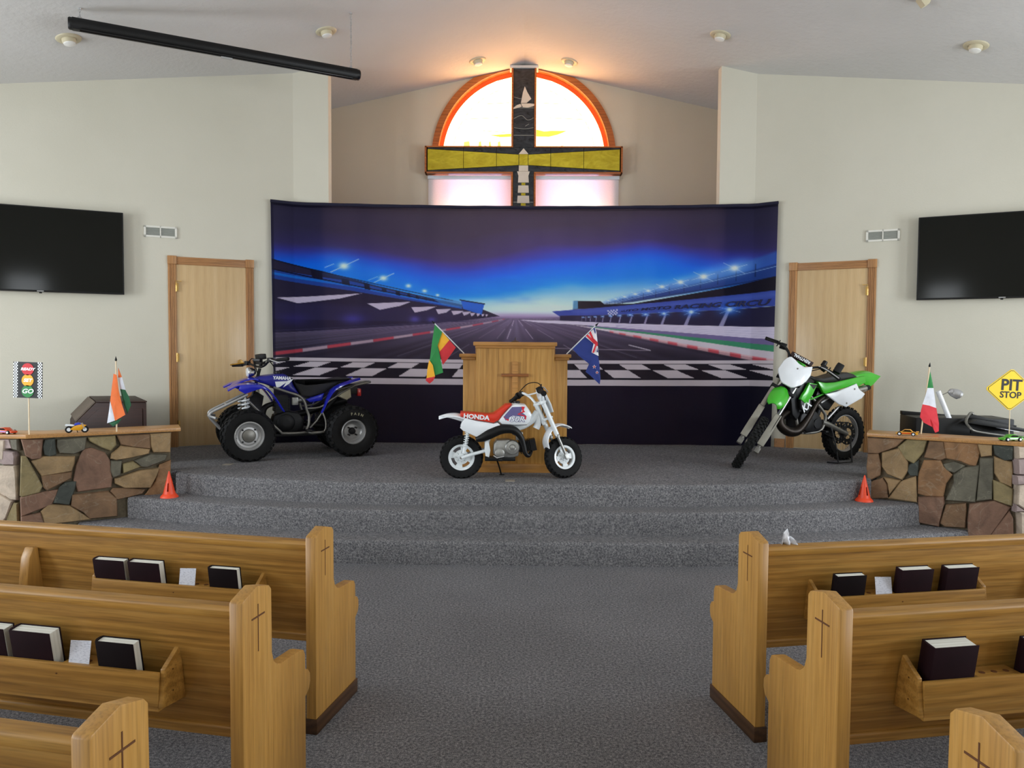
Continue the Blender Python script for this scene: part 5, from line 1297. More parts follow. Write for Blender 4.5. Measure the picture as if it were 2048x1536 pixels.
        text_obj('50R', .062, M_purple, Matrix.Translation((.468, s * .1062, .517)) @ Matrix.Rotation(0 if s < 0 else pi, 4, 'Z') @ Matrix.Rotation(pi / 2, 4, 'X'), e, bold=.005, shear=.3, sx=1.2, thick=.0004)
        text_obj('50R', .062, M_white, Matrix.Translation((.468, s * .1072, .517)) @ Matrix.Rotation(0 if s < 0 else pi, 4, 'Z') @ Matrix.Rotation(pi / 2, 4, 'X'), e, bold=.0012, shear=.3, sx=1.2, thick=.0006)
    # --- frame, engine, exhaust
    m = MB(); m.tube([(.655, 0, .57), (.60, 0, .50), (.50, 0, .44), (.35, 0, .42), (.24, 0, .36), (.215, 0, .25)], [.034, .034, .028, .024, .02, .018], 12, 5); m.build('frame_spine', M_whitep, e)
    m = MB(); m.tube([(.66, 0, .55), (.655, 0, .47), (.64, 0, .43)], .03, 12, 3); m.build('head_gusset', M_whitep, e)
    for s in (-1, 1):
        m = MB(); m.tube([(0, s * .062, .183), (.09, s * .062, .214), (.215, s * .055, .246)], [.014, .015, .015], 10); m.build('swingarm', M_whitep, e)
        m = MB(); top, bot = Vector((.055, s * .075, .42)), Vector((.02, s * .072, .225)); m.tube([top, bot], .009, 10); m.tube([bot, bot + (top - bot) * .35], .014, 10); m.build('shock_body', M_whitep, e)
        m = MB(); n = 40; m.tube([bot + (top - bot) * (.25 + .62 * i / n) + Vector((.019 * cos(i * 2 * pi / 6.5), .019 * sin(i * 2 * pi / 6.5), 0)) for i in range(n + 1)], .0042, 6); m.build('shock_spring', M_whitep, e)
    m = MB(); m.slab([(.275, .30), (.30, .335), (.40, .34), (.475, .32), (.50, .28), (.485, .20), (.44, .185), (.30, .187), (.27, .22)], -.075, .075, .014); m.build('crankcase', M_alloy, e)
    m = MB(); m.lathe([(.062, -.078), (.062, -.092), (.055, -.10), (.03, -.103), (.026, -.098), (.012, -.098), (0, -.105)], (.432, 0, .275), 'y', 36); m.build('clutch_cover', M_alloy, e)
    m = MB(); m.lathe([(.04, -.076), (.04, -.088), (.03, -.092), (0, -.092)], (.325, 0, .225), 'y', 24); m.build('gear_cover', M_alloy, e)
    m = MB(); ax = Vector((cos(radians(12)), 0, sin(radians(12))))
    Mc = frame_mat((.49, 0, .265), ax, Vector((0, 1, 0)), ax.cross(Vector((0, 1, 0))))
    cyl = MB(Mc)
    for k in range(8): cyl.bx(.01 + k * .013, .016 + k * .013, -.055, .055, -.055, .055)
    cyl.bx(0, .105, -.04, .04, -.04, .04); cyl.bx(.105, .15, -.045, .045, -.05, .05); cyl.build('cylinder_fins', M_engine, e, 0)
    m = MB(); m.tube([(.50, .0, .33), (.49, -.01, .37), (.44, 0, .40)], .022, 12, 3); m.bx(.465, .525, -.035, .035, .33, .40); m.build('carburettor', M_alloy, e, bevel=.005)
    m = MB(); m.tube([(.60, -.02, .235), (.575, -.07, .205), (.545, -.088, .225), (.525, -.092, .30), (.50, -.094, .37), (.44, -.094, .425), (.34, -.096, .432), (.24, -.10, .392), (.18, -.10, .362), (.12, -.10, .345)], [.013, .018, .020, .022, .026, .034, .042, .044, .038, .02], 14, 5); m.build('exhaust', M_black, e)
    m = MB(); m.slab([(.20, .34), (.23, .33), (.245, .25), (.235, .19), (.205, .20), (.195, .26)], -.085, -.06, .005); m.build('pivot_plate', M_whitep, e); m = MB(); m.slab([(.20, .34), (.23, .33), (.245, .25), (.235, .19), (.205, .20), (.195, .26)], .06, .085, .005); m.build('pivot_plate', M_whitep, e)
    m = MB(); m.bx(.20, .46, -.06, .06, .155, .185); m.tube([(.33, -.15, .175), (.33, .15, .175)], .008, 8); m.bx(.315, .345, -.165, -.10, .168, .186); m.build('footrest_bar', M_black, e, bevel=.004)
    m = MB(); m.tube([(.30, .06, .17), (.335, .13, .06), (.35, .15, .0)], .007, 8); m.tube([(.33, .145, .002), (.375, .155, .002)], .008, 8); m.build('side_stand', M_black, e)
    m = MB(); m.tube([(.36, -.10, .20), (.30, -.12, .19), (.27, -.125, .21)], .006, 8); m.build('kick_lever', M_chrome, e)
build_minibike()

# ------------------------------------------------------------------ blue quad
def build_quad():
    e = empty('quad_bike', (-1.908, 8.042, STAGE), radians(205), 'blue sports quad with black knobbly tyres on the stage', 'quad bike')
    rows_f = [(-.80, .75, .020), (-.40, .12, .009), (0, 0, .008), (.40, -.12, .009), (.80, -.75, .020)]
    def wheel(c, R, w, rr, front, rz=0.0):
        M = Matrix.Translation(c) @ Matrix.Rotation(rz, 4, 'Z'); o_s = 1 if c[1] > 0 else -1
        t, k = tyre_mb(M, R, rr, w, rows_f, 22, .013, w * .19, .030); o = t.build('wheel', M_rubber, e); k.build('tread', M_rubber, o, 0)
        h = w / 2; q = o_s; m = MB(M)
        if front:
            prof = [(rr + .006, q * h * .80), (rr - .004, q * h * .86), (rr - .016, q * h * .70), (rr - .020, q * h * .30), (rr * .72, q * h * .22), (rr * .62, q * h * .40), (rr * .48, q * h * .42), (rr * .46, q * h * .30), (0, q * h * .30)]
        else:
            prof = [(rr + .006, q * h * .80), (rr - .004, q * h * .86), (rr - .014, q * h * .72), (rr - .022, q * h * .1), (rr * .62, -q * h * .05), (rr * .5, q * h * .0), (0, q * h * .0)]
        m.lathe(prof, axis='y', n=48); m.lathe([(rr + .004, -q * h * .8), (rr - .02, -q * h * .6), (rr - .022, q * h * .1)], axis='y', n=48); m.build('rim', M_silverp, o)
        m = MB(M)
        if front: m.lathe([(rr * .46, q * h * .32), (rr * .44, q * h * .50), (rr * .30, q * h * .58), (0, q * h * .60)], axis='y', n=32); m.build('hub_cap', M_steel, o)
        else: m.lathe([(rr * .30, q * h * .0), (rr * .26, q * h * .30), (.02, q * h * .34), (0, q * h * .34)], axis='y', n=24); m.build('hub', M_engine, o)
        m = MB(M); r4 = rr * (.60 if front else .42)
        for i in range(4):
            a = pi / 4 + i * pi / 2; m.lathe([(0, q * h * .48), (.009, q * h * .48), (.009, q * h * .2 if front else -q * h * .02)], (r4 * cos(a), 0, r4 * sin(a)), 'y', 8)
        m.build('wheel_nuts', M_black, o)
        m = MB(M); m.tube([(rr * .82, q * h * .3, -.02), (rr * .9, q * h * .62, -.03)], .004, 6); m.build('valve', M_black, o)
        return M, o
    FS = radians(6)
    wheel((1.02, .37, .252), .255, .17, .137, True, FS); wheel((1.02, -.37, .252), .255, .17, .137, True, FS)
    Mr, wr = wheel((0, .345, .257), .257, .25, .122, False); wheel((0, -.345, .257), .257, .25, .122, False)
    # moulded lettering on the near rear tyre
    for i, ch in enumerate('FASN'):
        a = radians(100 - 11 * i - 2); r = .186; text_obj(ch, .036, plain('tyre lettering', (150, 146, 120), .7) if i == 0 else bpy.data.materials['tyre lettering'], Mr @ Matrix.Translation((-r * cos(a), .1255, r * sin(a))) @ Matrix.Rotation(pi, 4, 'Z') @ Matrix.Rotation(pi / 2, 4, 'X') @ Matrix.Rotation(a - pi / 2, 4, 'Z'), wr, bold=.0008)
    # front fenders: curved blades each side joined by the cowl
    path = [(1.20, .700), (1.11, .748), (.98, .757), (.90, .745), (.83, .70), (.765, .62), (.715, .54), (.68, .485)]
    for s in (-1, 1):
        ya = [s * v for v in (.30, .17, .15, .15, .20, .24, .26, .27)]; yb = [s * v for v in (.40, .45, .455, .455, .45, .43, .40, .37)]
        MB().sheet(path, ya, yb, .010, 8, .012).build('front_fender', M_blue, e)
        MB().slab([(1.11, .70), (1.05, .665), (.98, .69), (.90, .715), (.84, .69), (.87, .735), (.98, .75), (1.10, .745)], s * .445, s * .457, .003).build('fender_lip', M_blue, e)
        rp = [(-.115, .805), (-.02, .783), (.10, .742), (.185, .690), (.245, .600), (.285, .515), (.312, .462)]
        ya = [s * v for v in (.13, .13, .14, .16, .24, .29, .31)]; yb = [s * v for v in (.24, .32, .36, .37, .36, .355, .35)]
        MB().sheet(rp, ya, yb, .012, 8, .010).build('rear_fender', M_blue, e)
        MB().slab([(.441, .583), (.316, .623), (.253, .644), (.274, .569), (.399, .551)], s * .13, s * .20, .012).build('side_panel', M_blue, e)
    MB().sheet([(1.18, .70), (1.08, .765), (.97, .80), (.90, .795)], [-.12, -.15, -.16, -.16], [.12, .15, .16, .16], .012, 8, .012).build('nose_cowl', M_blue, e)
    tank = [(.955, .80), (.88, .823), (.80, .835), (.70, .845), (.64, .843), (.576, .804), (.551, .729), (.495, .633), (.603, .661), (.744, .705), (.84, .745), (.92, .765)]
    MB().slab(tank, -.15, .15, .03, b=.04).build('tank_cover', M_blued, e)
    m = MB(); m.lathe([(0, .03), (.035, .03), (.04, .02), (.036, 0)], (.69, 0, .842), 'z', 20, True); m.build('fuel_cap', M_black, e)
    for s in (-1, 1):
        M_ = Matrix.Translation((.668, s * .1512, .803)) @ Matrix.Rotation(pi if s > 0 else 0, 4, 'Z') @ Matrix.Rotation(pi / 2, 4, 'X') @ Matrix.Rotation(radians(-3 * s), 4, 'Z')
        text_obj('YAMAHA', .044, M_white, M_, e, bold=.002, sx=.98, thick=.001)
        for P in ([(.738, .768), (.61, .772), (.648, .745), (.69, .715), (.725, .705)], [(.618, .775), (.555, .795), (.60, .745), (.66, .708)]):
            MB().slab(P, s * .1495, s * .1515).build('tank_decal', M_white, e, 0)
    seat = [(.576, .806), (.52, .779), (.427, .757), (.333, .762), (.174, .788), (.067, .803), (-.042, .797), (-.07, .772), (.10, .735), (.19, .68), (.239, .639), (.33, .612), (.407, .599), (.475, .617), (.521, .697)]
    MB().slab(seat, -.135, .135, .03, b=.035).build('seat', M_seat, e)
    # frame tubes
    for s in (-1, 1):
        y = s * .20
        m = MB(); m.tube([(.754, y * .85, .709), (.63, y, .665), (.512, y, .622), (.455, y, .562), (.432, y, .477), (.41, y, .413), (.415, y * 1.1, .33), (.44, y * 1.2, .275), (.411, y * 1.45, .249), (.34, y * 1.55, .25), (.276, y * 1.5, .254)], .0135, 10, 4); m.build('frame_tube', M_steel, e)
        m = MB(); m.tube([(1.03, y * .9, .615), (.874, y * .9, .448), (.697, y * .95, .265), (.66, y, .243), (.494, y, .241), (.40, y, .25)], .0125, 10, 3); m.build('down_tube', M_steel, e)
        m = MB(); m.tube([(.43, y, .49), (.30, y, .50), (.20, y * .9, .56), (.05, y * .8, .655), (-.08, y * .6, .715)], .010, 10, 3); m.tube([(.40, y, .29), (.33, y, .36), (.28, y * 1.2, .45)], .010, 10); m.tube([(.276, y * 1.5, .254), (.255, y * 1.5, .30), (.26, y * 1.45, .38), (.29, y * 1.4, .46)], .009, 10, 3); m.build('rear_stay', M_steel, e)
        m = MB(); m.bx(.40, .46, s * .24, s * .36, .262, .282); m.build('foot_peg', M_engine, e, bevel=.004)
        # suspension
        top, bot = Vector((1.03, s * .235, .615)), Vector((1.03, s * .28, .33)); m = MB(); m.tube([top, bot], .012, 10); m.tube([bot, bot + (top - bot) * .3], .022, 12); m.build('shock_body', M_steel, e)
        m = MB(); n = 44; u = (top - bot); m.tube([bot + u * (.25 + .7 * i / n) + Vector((.033 * cos(i * 2 * pi / 8), .033 * sin(i * 2 * pi / 8), 0)) for i in range(n + 1)], .008, 6); m.build('shock_spring', M_white, e)
        for z0, z1 in ((.36, .30), (.25, .20)):
            m = MB(); m.tube([(1.12, s * .10, z0), (1.03, s * .31, z1)], .012, 8); m.tube([(.92, s * .10, z0), (1.03, s * .31, z1)], .012, 8); m.build('suspension_arm', M_steel, e)
        m = MB(); m.tube([(1.02, s * .28, .252), (1.02, s * .35, .252)], .05, 16); m.tube([(1.03, s * .31, .19), (1.03, s * .31, .31)], .02, 10); m.build('hub_carrier', M_engine, e)
        m = MB(); m.tube([(1.0, s * .15, .64), (1.10, s * .14, .59), (1.20, s * .13, .54), (1.33, s * .12, .475), (1.358, s * .12, .44), (1.345, s * .11, .40), (1.26, s * .10, .30)], .0135, 10, 4); m.build('bumper_tube', M_silverp, e)
    m = MB(); m.tube([(1.30, .20, .415), (1.355, .12, .43), (1.365, 0, .43), (1.355, -.12, .43), (1.30, -.20, .415)], .0135, 10, 3); m.tube([(1.20, -.13, .54), (1.20, .13, .54)], .012, 10); m.build('bumper_bar', M_silverp, e)
    m = MB(); m.tube([(.10, .10, .675), (-.079, .105, .716), (-.22, .10, .745), (-.26, .06, .75), (-.265, 0, .75), (-.26, -.06, .75), (-.22, -.10, .745), (-.079, -.105, .716), (.10, -.10, .675)], .012, 10, 3); m.build('grab_bar', M_steel, e)
    m = MB(); m.bx(-.165, -.125, -.06, .06, .60, .68); m.build('tail_light', M_taill, e, bevel=.008); m = MB(); m.bx(-.125, .0, -.05, .05, .62, .73); m.build('tail_bracket', M_black, e, bevel=.01)
    MB().slab([(.08, .60), (.03, .68), (-.04, .70), (-.05, .59), (.0, .56)], -.11, .11, .02).build('air_box', M_cream, e)
    MB().slab([(.86, .70), (.90, .69), (.905, .52), (.87, .45), (.84, .52)], -.26, -.20, .01).build('inner_guard', M_cream, e)
    # engine and drive line
    MB().slab([(.78, .30), (.74, .42), (.62, .46), (.50, .44), (.44, .36), (.46, .26), (.56, .235), (.72, .245)], -.12, .125, .02).build('crankcase', M_engine, e)
    m = MB(); m.lathe([(.088, .12), (.088, .142), (.075, .152), (.03, .155), (0, .155)], (.63, 0, .345), 'y', 36); m.build('clutch_cover', M_engine, e)
    m = MB()
    for k in range(9): m.bx(.58, .74, -.085, .085, .46 + k * .016, .468 + k * .016)
    m.bx(.60, .72, -.065, .065, .44, .62); m.build('cylinder_fins', M_engine, e, 0)
    m = MB(); m.tube([(.54, .04, .56), (.46, .05, .57), (.38, .03, .58)], .03, 12, 3); m.bx(.50, .56, .02, .09, .52, .60); m.build('carburettor', M_alloy, e, bevel=.006)
    m = MB(); m.tube([(.73, .02, .54), (.83, .06, .50), (.86, .08, .40), (.80, .09, .30), (.70, -.02, .24)], [.022, .03, .042, .045, .03], 14, 4); m.tube([(.60, -.15, .40), (.40, -.16, .42), (.15, -.17, .50), (-.05, -.17, .55)], [.03, .035, .045, .045], 14, 4); m.build('exhaust', M_engine, e)
    m = MB(); m.tube([(.42, .07, .32), (.2, .06, .285), (0, .06, .257)], .024, 10); m.tube([(.42, -.07, .32), (0, -.06, .257)], .024, 10); m.tube([(0, -.33, .257), (0, .33, .257)], .022, 14); m.lathe([(.11, -.012), (.115, 0), (.11, .012), (.0, .012)], (0, .10, .257), 'y', 28); m.build('swingarm_axle', M_engine, e)
    m = MB(); m.tube([(.30, 0, .36), (.10, 0, .58)], .03, 12); m.build('rear_shock', M_engine, e)
    MB().slab([(1.0, .24), (1.14, .30), (1.12, .40), (.98, .60), (.90, .66), (.84, .62), (.88, .40), (.90, .24)], -.09, .09, .01).build('front_frame', M_engine, e)
    MB().bx(.10, .90, -.13, .13, .20, .23).build('skid_plate', M_engine, e, bevel=.01)
    # steering, bars, controls, head light
    m = MB(); m.tube([(.97, 0, .50), (.87, 0, .90)], .016, 10); m.build('steering_stem', M_engine, e)
    m = MB(); m.tube([(.645, .41, 1.003), (.735, .30, .99), (.79, .20, .985), (.83, .10, .935), (.86, .03, .915), (.875, -.03, .915), (.91, -.12, .925), (.96, -.22, .945), (1.01, -.31, .93), (1.10, -.40, .925)], .0115, 10, 5); m.build('handlebar', M_black, e)
    for a, c in (((.735, .30, .99), (.64, .415, 1.004)), ((1.01, -.31, .93), (1.105, -.405, .925))):
        MB().tube([a, c], .0175, 12).build('grip', M_rubber, e)
    m = MB(); m.tube([(.80, .22, 1.0), (.78, .30, .985), (.72, .39, .965)], .006, 8, 3); m.build('lever', M_silverp, e)
    m = MB(); m.tube([(.98, -.24, .955), (1.04, -.30, .945), (1.13, -.37, .93)], .007, 8, 3); m.build('lever', M_gold, e)
    for p in ((.79, .21, .99), (.97, -.24, .95)): MB().box(p, (.05, .05, .045), (0, 0, .5)).build('switch_housing', M_black, e, bevel=.008)
    m = MB(); m.box((.86, .0, 1.02), (.075, .10, .055), (0, .15, .4)); m.box((.90, .04, .985), (.03, .09, .03), (0, 0, .8)); m.tube([(.86, 0, .92), (.86, 0, 1.0)], .02, 8); m.box((.87, 0, .955), (.06, .14, .03), (0, 0, .4)); m.build('bar_pod', M_black, e, bevel=.008)
    m = MB(); m.tube([(.86, .03, .95), (.80, .1, .98), (.74, .06, .92), (.72, 0, .85)], .005, 8, 4); m.tube([(.86, -.03, .95), (.93, .02, .99), (.92, .06, .88)], .005, 8, 4); m.tube([(.97, -.2, .95), (.93, -.05, 1.0), (.90, .02, .86)], .005, 8, 4); m.build('cable', M_rubber, e)
    d = Vector((1, .12, -.05)).normalized(); c = Vector((.97, .0, .862)); m = MB(); m.tube([c - d * .06, c - d * .03, c + d * .01, c + d * .02], [.02, .045, .055, .055], 20); m.build('head_light', M_chrome, e)
    m = MB(); m.tube([c + d * .018, c + d * .03, c + d * .036], [.05, .042, .004], 20); m.build('head_light_lens', M_glassl, e)
    m = MB(); m.lathe([(0, .03), (.02, .028), (.024, .0), (.0, 0)], (.935, .06, .855), 'x', 14); m.build('key_barrel', M_chrome, e)
build_quad()

# ------------------------------------------------------------------ green dirt bike
def build_dirtbike():
    rz = radians(207); org = Vector((3.30, 7.72, STAGE))
    e = empty('dirt_bike', org, rz, 'green and white dirt bike on a black paddock stand', 'dirt bike')
    bpy.context.view_layer.update(); inv = (Matrix.Translation(org) @ Matrix.Rotation(rz, 4, 'Z')).inverted()
    def spoked(M, R, w, rr, tyre_m, nspk=28):
        t, k = tyre_mb(M, R, rr, w, [(-.74, .75, .016), (-.3, .1, .006), (.3, -.1, .006), (.74, -.75, .016)], 30, .012, w * .26, .020)
        o = t.build('wheel', tyre_m, e); k.build('tread', tyre_m, o, 0)
        m = MB(M); h = w * .32; m.lathe([(rr + .004, -h), (rr - .008, -h), (rr - .016, -h * .4), (rr - .016, h * .4), (rr - .008, h), (rr + .004, h), (rr - .002, 0), (rr + .004, -h)], axis='y', n=48); m.build('rim', M_silverp, o)
        m = MB(M)
        for i in range(nspk):
            a = 2 * pi * i / nspk; a2 = a + (.45 if i % 2 else -.45); s = 1 if i % 4 < 2 else -1
            m.tube([(.03 * cos(a2), s * .022, .03 * sin(a2)), ((rr - .01) * cos(a), 0, (rr - .01) * sin(a))], .0018, 5)
        m.build('spokes', M_chrome, o)
        m = MB(M); m.lathe([(0, -.045), (.022, -.045), (.034, -.03), (.026, -.015), (.026, .015), (.034, .03), (.022, .045), (0, .045)], axis='y', n=24); m.build('hub', M_steel, o)
        return o
    o = spoked(Matrix.Translation((0, 0, .275)), .272, .092, .192, M_rubber)
    m = MB(Matrix.Translation((0, 0, .275)))
    n = 48
    for q, t in ((.055, .003), (-.05, .003)):
        V = []
        for r_ in (.055, .085, .105, .115):
            V.append([(r_ * cos(2 * pi * k / n), q, r_ * sin(2 * pi * k / n)) for k in range(n)])
        vs = [p for g in V for p in g]; fs = []
        for i in range(3):
            for k in range(n):
                if i == 1 and k % 4 == 0: continue
                fs.append((i * n + k, i * n + (k + 1) % n, (i + 1) * n + (k + 1) % n, (i + 1) * n + k))
        m.add(vs, fs)
    m.build('brake_disc', M_engine, o)
    # ---- front end turned hard to its left: own frame traced from the fork line
    a = radians(27); f = Vector((-cos(a), -sin(a), 0)); l = Vector((sin(a), -cos(a), 0)); rk, ph = radians(33), radians(51)
    s_ = -f * sin(rk) + Vector((0, 0, cos(rk))); b_ = -f * cos(rk) - Vector((0, 0, sin(rk))); L_ = l * cos(ph) + b_ * sin(ph)
    psi = atan(.085); s2 = s_ * cos(psi) + L_ * sin(psi); L2 = L_ * cos(psi) - s_ * sin(psi); n2 = L2.cross(s2)
    Aw = org + f * 1.258 + Vector((0, 0, .236)) 
    F = inv @ frame_mat(Aw, L2, -n2, s2)                    # x across the fork, y away from the viewer, z up the fork
    Wm = F @ Matrix.Rotation(pi / 2, 4, 'Z')                # wheel axle lies along local x
    spoked(Wm, .278, .078, .212, M_rubber2)
    for q in (-1, 1):
        x = q * .088
        m = MB(F); m.tube([(x, 0, -.03), (x, 0, .36)], .021, 14); m.build('fork_slider', M_steel, e)
        m = MB(F); m.tube([(x, 0, .34), (x, 0, .70)], .0175 if q > 0 else .022, 14); m.build('fork_tube', M_chrome if q > 0 else M_fork, e)
        m = MB(F); m.slab([(x - .034, .02), (x + .03, .02), (x + .034, .12), (x + .03, .37), (x - .03, .37), (x - .034, .12)], -.036, -.020, .005); m.build('fork_guard', M_fork, e)
        m = MB(F); m.box((x, 0, -.03), (.05, .05, .06)); m.box((x, 0, .365), (.06, .055, .03)); m.build('fork_foot', M_steel, e, bevel=.008)
    for z in (.60, .72): MB(F).slab([(-.12, z), (.12, z), (.12, z + .03), (-.12, z + .03)], -.035, .05).build('fork_yoke', M_engine, e, bevel=.008)
    m = MB(F); m.tube([(0, .03, .58), (0, .03, .78)], .03, 12); m.build('steering_head', M_engine, e)
    m = MB(F); rows = []
    for (z, c, w) in ((.640, .02, .066), (.60, .05, .080), (.54, .09, .088), (.475, .12, .086), (.425, .14, .072), (.405, .145, .045)):
        rows.append([Vector((x * w, -c - .02 + .035 * x * x, z - .02 * x * x)) for x in (-1, -.75, -.5, -.25, 0, .25, .5, .75, 1)])
    G = rows; m.rings([[*g, *[p + Vector((0, .008, -.004)) for p in g[::-1]]] for g in G]); m.build('front_fender', M_green, e)
    m = MB(F); m.sheet([(.03, .63), (.12, .645), (.20, .63), (.26, .60)], -.05, .05, .008, 6, .01) if False else m.slab([(-.05, .62), (.05, .62), (.045, .64), (-.045, .64)], .0, .22); m.build('fender_rear', M_green, e, bevel=.004)
    plate = [(-.112, .925), (-.095, .935), (-.055, .925), (.0, .905), (.06, .905), (.112, .945), (.122, .945), (.146, .862), (.140, .79), (.12, .735), (.075, .672), (.05, .655), (-.04, .655), (-.065, .668), (-.125, .735), (-.142, .765), (-.138, .865), (-.125, .905)]
    m = MB(F); P = plate; n = len(P)
    c = (0.0, .80); rings = []
    for k, sc_ in enumerate((1.0, .985, .7, .35)):
        rings.append([(c[0] + (x - c[0]) * sc_, -.075 - (.0, .008, .022, .028)[k] + .25 * ((x - c[0]) * sc_) ** 2 * 2.2, c[1] + (z - c[1]) * sc_) for x, z in P])
    rings = [[(x, y + .01, z) for x, y, z in rings[0]]] + rings; m.rings(rings); m.build('number_plate', M_white, e, 50)
    m = MB(F); m.lathe([(0, -.001), (.008, -.001), (.008, .004)], (.01, -.104, .845), 'y', 12); m.build('plate_bolt', M_steel, e)
    m = MB(F); m.tube([(-.395, .05, 1.03), (-.30, .03, 1.045), (-.20, .01, 1.03), (-.13, 0, .985), (-.09, .0, .93), (-.045, 0, .80)][:5] + [(-.05, 0, .90), (.05, 0, .90)] + [(.09, .0, .93), (.13, 0, .975), (.20, .01, 1.02), (.30, .03, 1.035), (.395, .05, 1.02)], .0115, 12, 4); m.build('handlebar', M_black, e)
    m = MB(F); m.slab([(-.115, .965), (.11, .965), (.11, 1.015), (-.115, 1.015)], -.025, .02, .006); m.build('bar_pad', plain('maroon pad', (40, 16, 14), .6), e)
    text_obj('RENTHAL', .042, M_white, F @ Matrix.Translation((-.002, -.0262, .990)) @ Matrix.Rotation(pi / 2, 4, 'X') @ Matrix.Rotation(pi, 4, 'Z'), e, bold=.0014, sx=.92, thick=.0008)
    for q in (-1, 1):
        MB(F).tube([(q * .275, .025, 1.043 if q < 0 else 1.033), (q * .40, .05, 1.03 if q < 0 else 1.02)], .0175, 12).build('grip', M_rubber, e)
        m = MB(F); m.tube([(q * .17, -.01, 1.01), (q * .24, -.05, 1.0), (q * .38, -.045, .985)], .006, 8, 3); m.build('lever', M_black if q < 0 else M_silverp, e)
        m = MB(F); m.box((q * .215, -.005, 1.02), (.06, .05, .05), (0, q * .2, 0)); m.tube([(q * .262, .02, 1.035), (q * .272, .02, 1.035)], .036, 16); m.build('lever_perch', M_black, e, bevel=.006)
        m = MB(F); m.box((q * .06, 0, .91), (.03, .04, .05)); m.build('bar_clamp', M_engine, e, bevel=.005)
    m = MB(F); m.bx(.30, .37, -.01, .05, 1.05, 1.15); m.build('thumb_shield', M_black, e, bevel=.012); m = MB(F); m.tube([(.20, .02, 1.05), (.20, .02, 1.10)], [.026, .022], 14); m.build('kill_switch', M_black, e)
    m = MB(F); m.tube([(.20, -.02, 1.0), (.16, -.04, .95), (.10, -.02, .88), (.06, .03, .75)], .0045, 8, 4); m.tube([(-.20, -.02, 1.0), (-.14, -.05, .96), (-.10, -.03, .88), (-.05, .04, .75)], .0045, 8, 4); m.tube([(.1, -.03, .60), (.105, -.035, .4), (.10, -.03, .05)], .004, 8, 3); m.tube([(-.08, .0, .95), (0, -.02, .975 - .03), (.1, 0, .93)], .004, 8, 4); m.build('cable', M_rubber, e)
    m = MB(F); m.bx(-.03, .06, -.02, .0, .93, .955); m.build('bar_mount_cover', M_green, e, bevel=.005)
    # ---- body (local x forward, y towards the viewer, z up)
    for q in (-1, 1):
        m = MB(); m.slab([(.653, .807), (.547, .791), (.600, .70), (.634, .655), (.66, .60), (.70, .60), (.766, .648), (.74, .69), (.706, .727)], q * .115, q * .150, .008); m.build('radiator_shroud', M_green, e)
        m = MB(); m.slab([(.634, .655), (.617, .573), (.671, .503), (.756, .557), (.766, .645), (.70, .602)], q * .113, q * .148, .006); m.build('shroud_lower', M_black, e)
        text_obj('KX', .10, M_white, Matrix.Translation((.690, q * .1492, .575)) @ Matrix.Rotation(pi if q > 0 else 0, 4, 'Z') @ Matrix.Rotation(pi / 2, 4, 'X') @ Matrix.Rotation(radians(32 if q > 0 else -32), 4, 'Z'), e, bold=.003, shear=.2, sx=.9, thick=.0008)
        m = MB(); m.slab([(.66, .795), (.555, .785), (.60, .74)], q * .149, q * .1515); m.build('shroud_decal', M_black, e, 0)
        m = MB(); m.slab([(.519, .816), (.40, .800), (.281, .803), (.11, .828), (-.053, .853), (-.15, .862), (-.17, .80), (-.08, .762), (.10, .752), (.25, .725), (.408, .690), (.437, .705)], q * .09, q * .125, .01); m.build('side_panel', M_green, e)
        m = MB(); m.slab([(.431, .690), (.272, .712), (.13, .75), (-.008, .789), (-.04, .74), (-.056, .725), (-.134, .682), (-.09, .64), (.133, .556), (.238, .585), (.33, .635)], q * .128, q * .150, .012, b=.014); m.build('number_panel', M_white, e)
        for bx, bz in ((.03, .735), (.14, .595)):
            m = MB(); m.lathe([(0, q * .153), (.010, q * .153), (.010, q * .148)], (bx, 0, bz), 'y', 10); m.build('panel_bolt', M_steel, e)
        m = MB(); m.tube([(.404, q * .085, .41), (.331, q * .09, .387), (.2, q * .088, .335), (.04, q * .08, .275)], [.028, .027, .025, .02], 10, 3); m.build('swingarm', M_steel, e)
        m = MB(); m.tube([(.80, q * .03, .76), (.78, q * .07, .60), (.72, q * .08, .36), (.671, q * .085, .315), (.445, q * .09, .322), (.375, q * .09, .40), (.365, q * .09, .47), (.40, q * .09, .52), (.512, q * .08, .63), (.62, q * .06, .72)], .015, 10, 4); m.build('frame_tube', M_steel, e)
        m = MB(); m.tube([(.597, q * .09, .632), (.399, q * .095, .69)], .008, 8); m.build('frame_stay', M_green, e)
        m = MB(); m.tube([(.175, q * .09, .56), (.333, q * .09, .439)], .010, 8); m.tube([(.42, q * .08, .60), (.20, q * .08, .70), (-.05, q * .06, .76)], .010, 8); m.build('subframe', M_silverp, e)
        m = MB(); m.bx(.40, .44, q * .10, q * .17, .31, .33); m.build('foot_peg', M_engine, e, bevel=.004)
    MB().slab([(.64, .86), (.591, .880), (.50, .858), (.405, .848), (.30, .862), (.216, .882), (.12, .897), (.053, .902), (-.03, .885), (-.09, .85), (.05, .828), (.258, .805), (.40, .800), (.50, .812)], -.095, .095, .02, b=.025).build('seat', M_seat, e)
    m = MB(); m.sheet([(-.02, .872), (-.12, .892), (-.22, .905), (-.32, .902), (-.42, .872), (-.46, .852)], [-.08, -.085, -.085, -.08, -.06, -.03], [.08, .085, .085, .08, .06, .03], .010, 8, .025); m.build('rear_fender', M_green, e)
    for q in (-1, 1): MB().slab([(-.05, .86), (-.14, .885), (-.30, .895), (-.44, .858), (-.322, .768), (-.245, .732), (-.20, .78), (-.12, .80)], q * .070, q * .086, .006).build('fender_side', M_green, e)
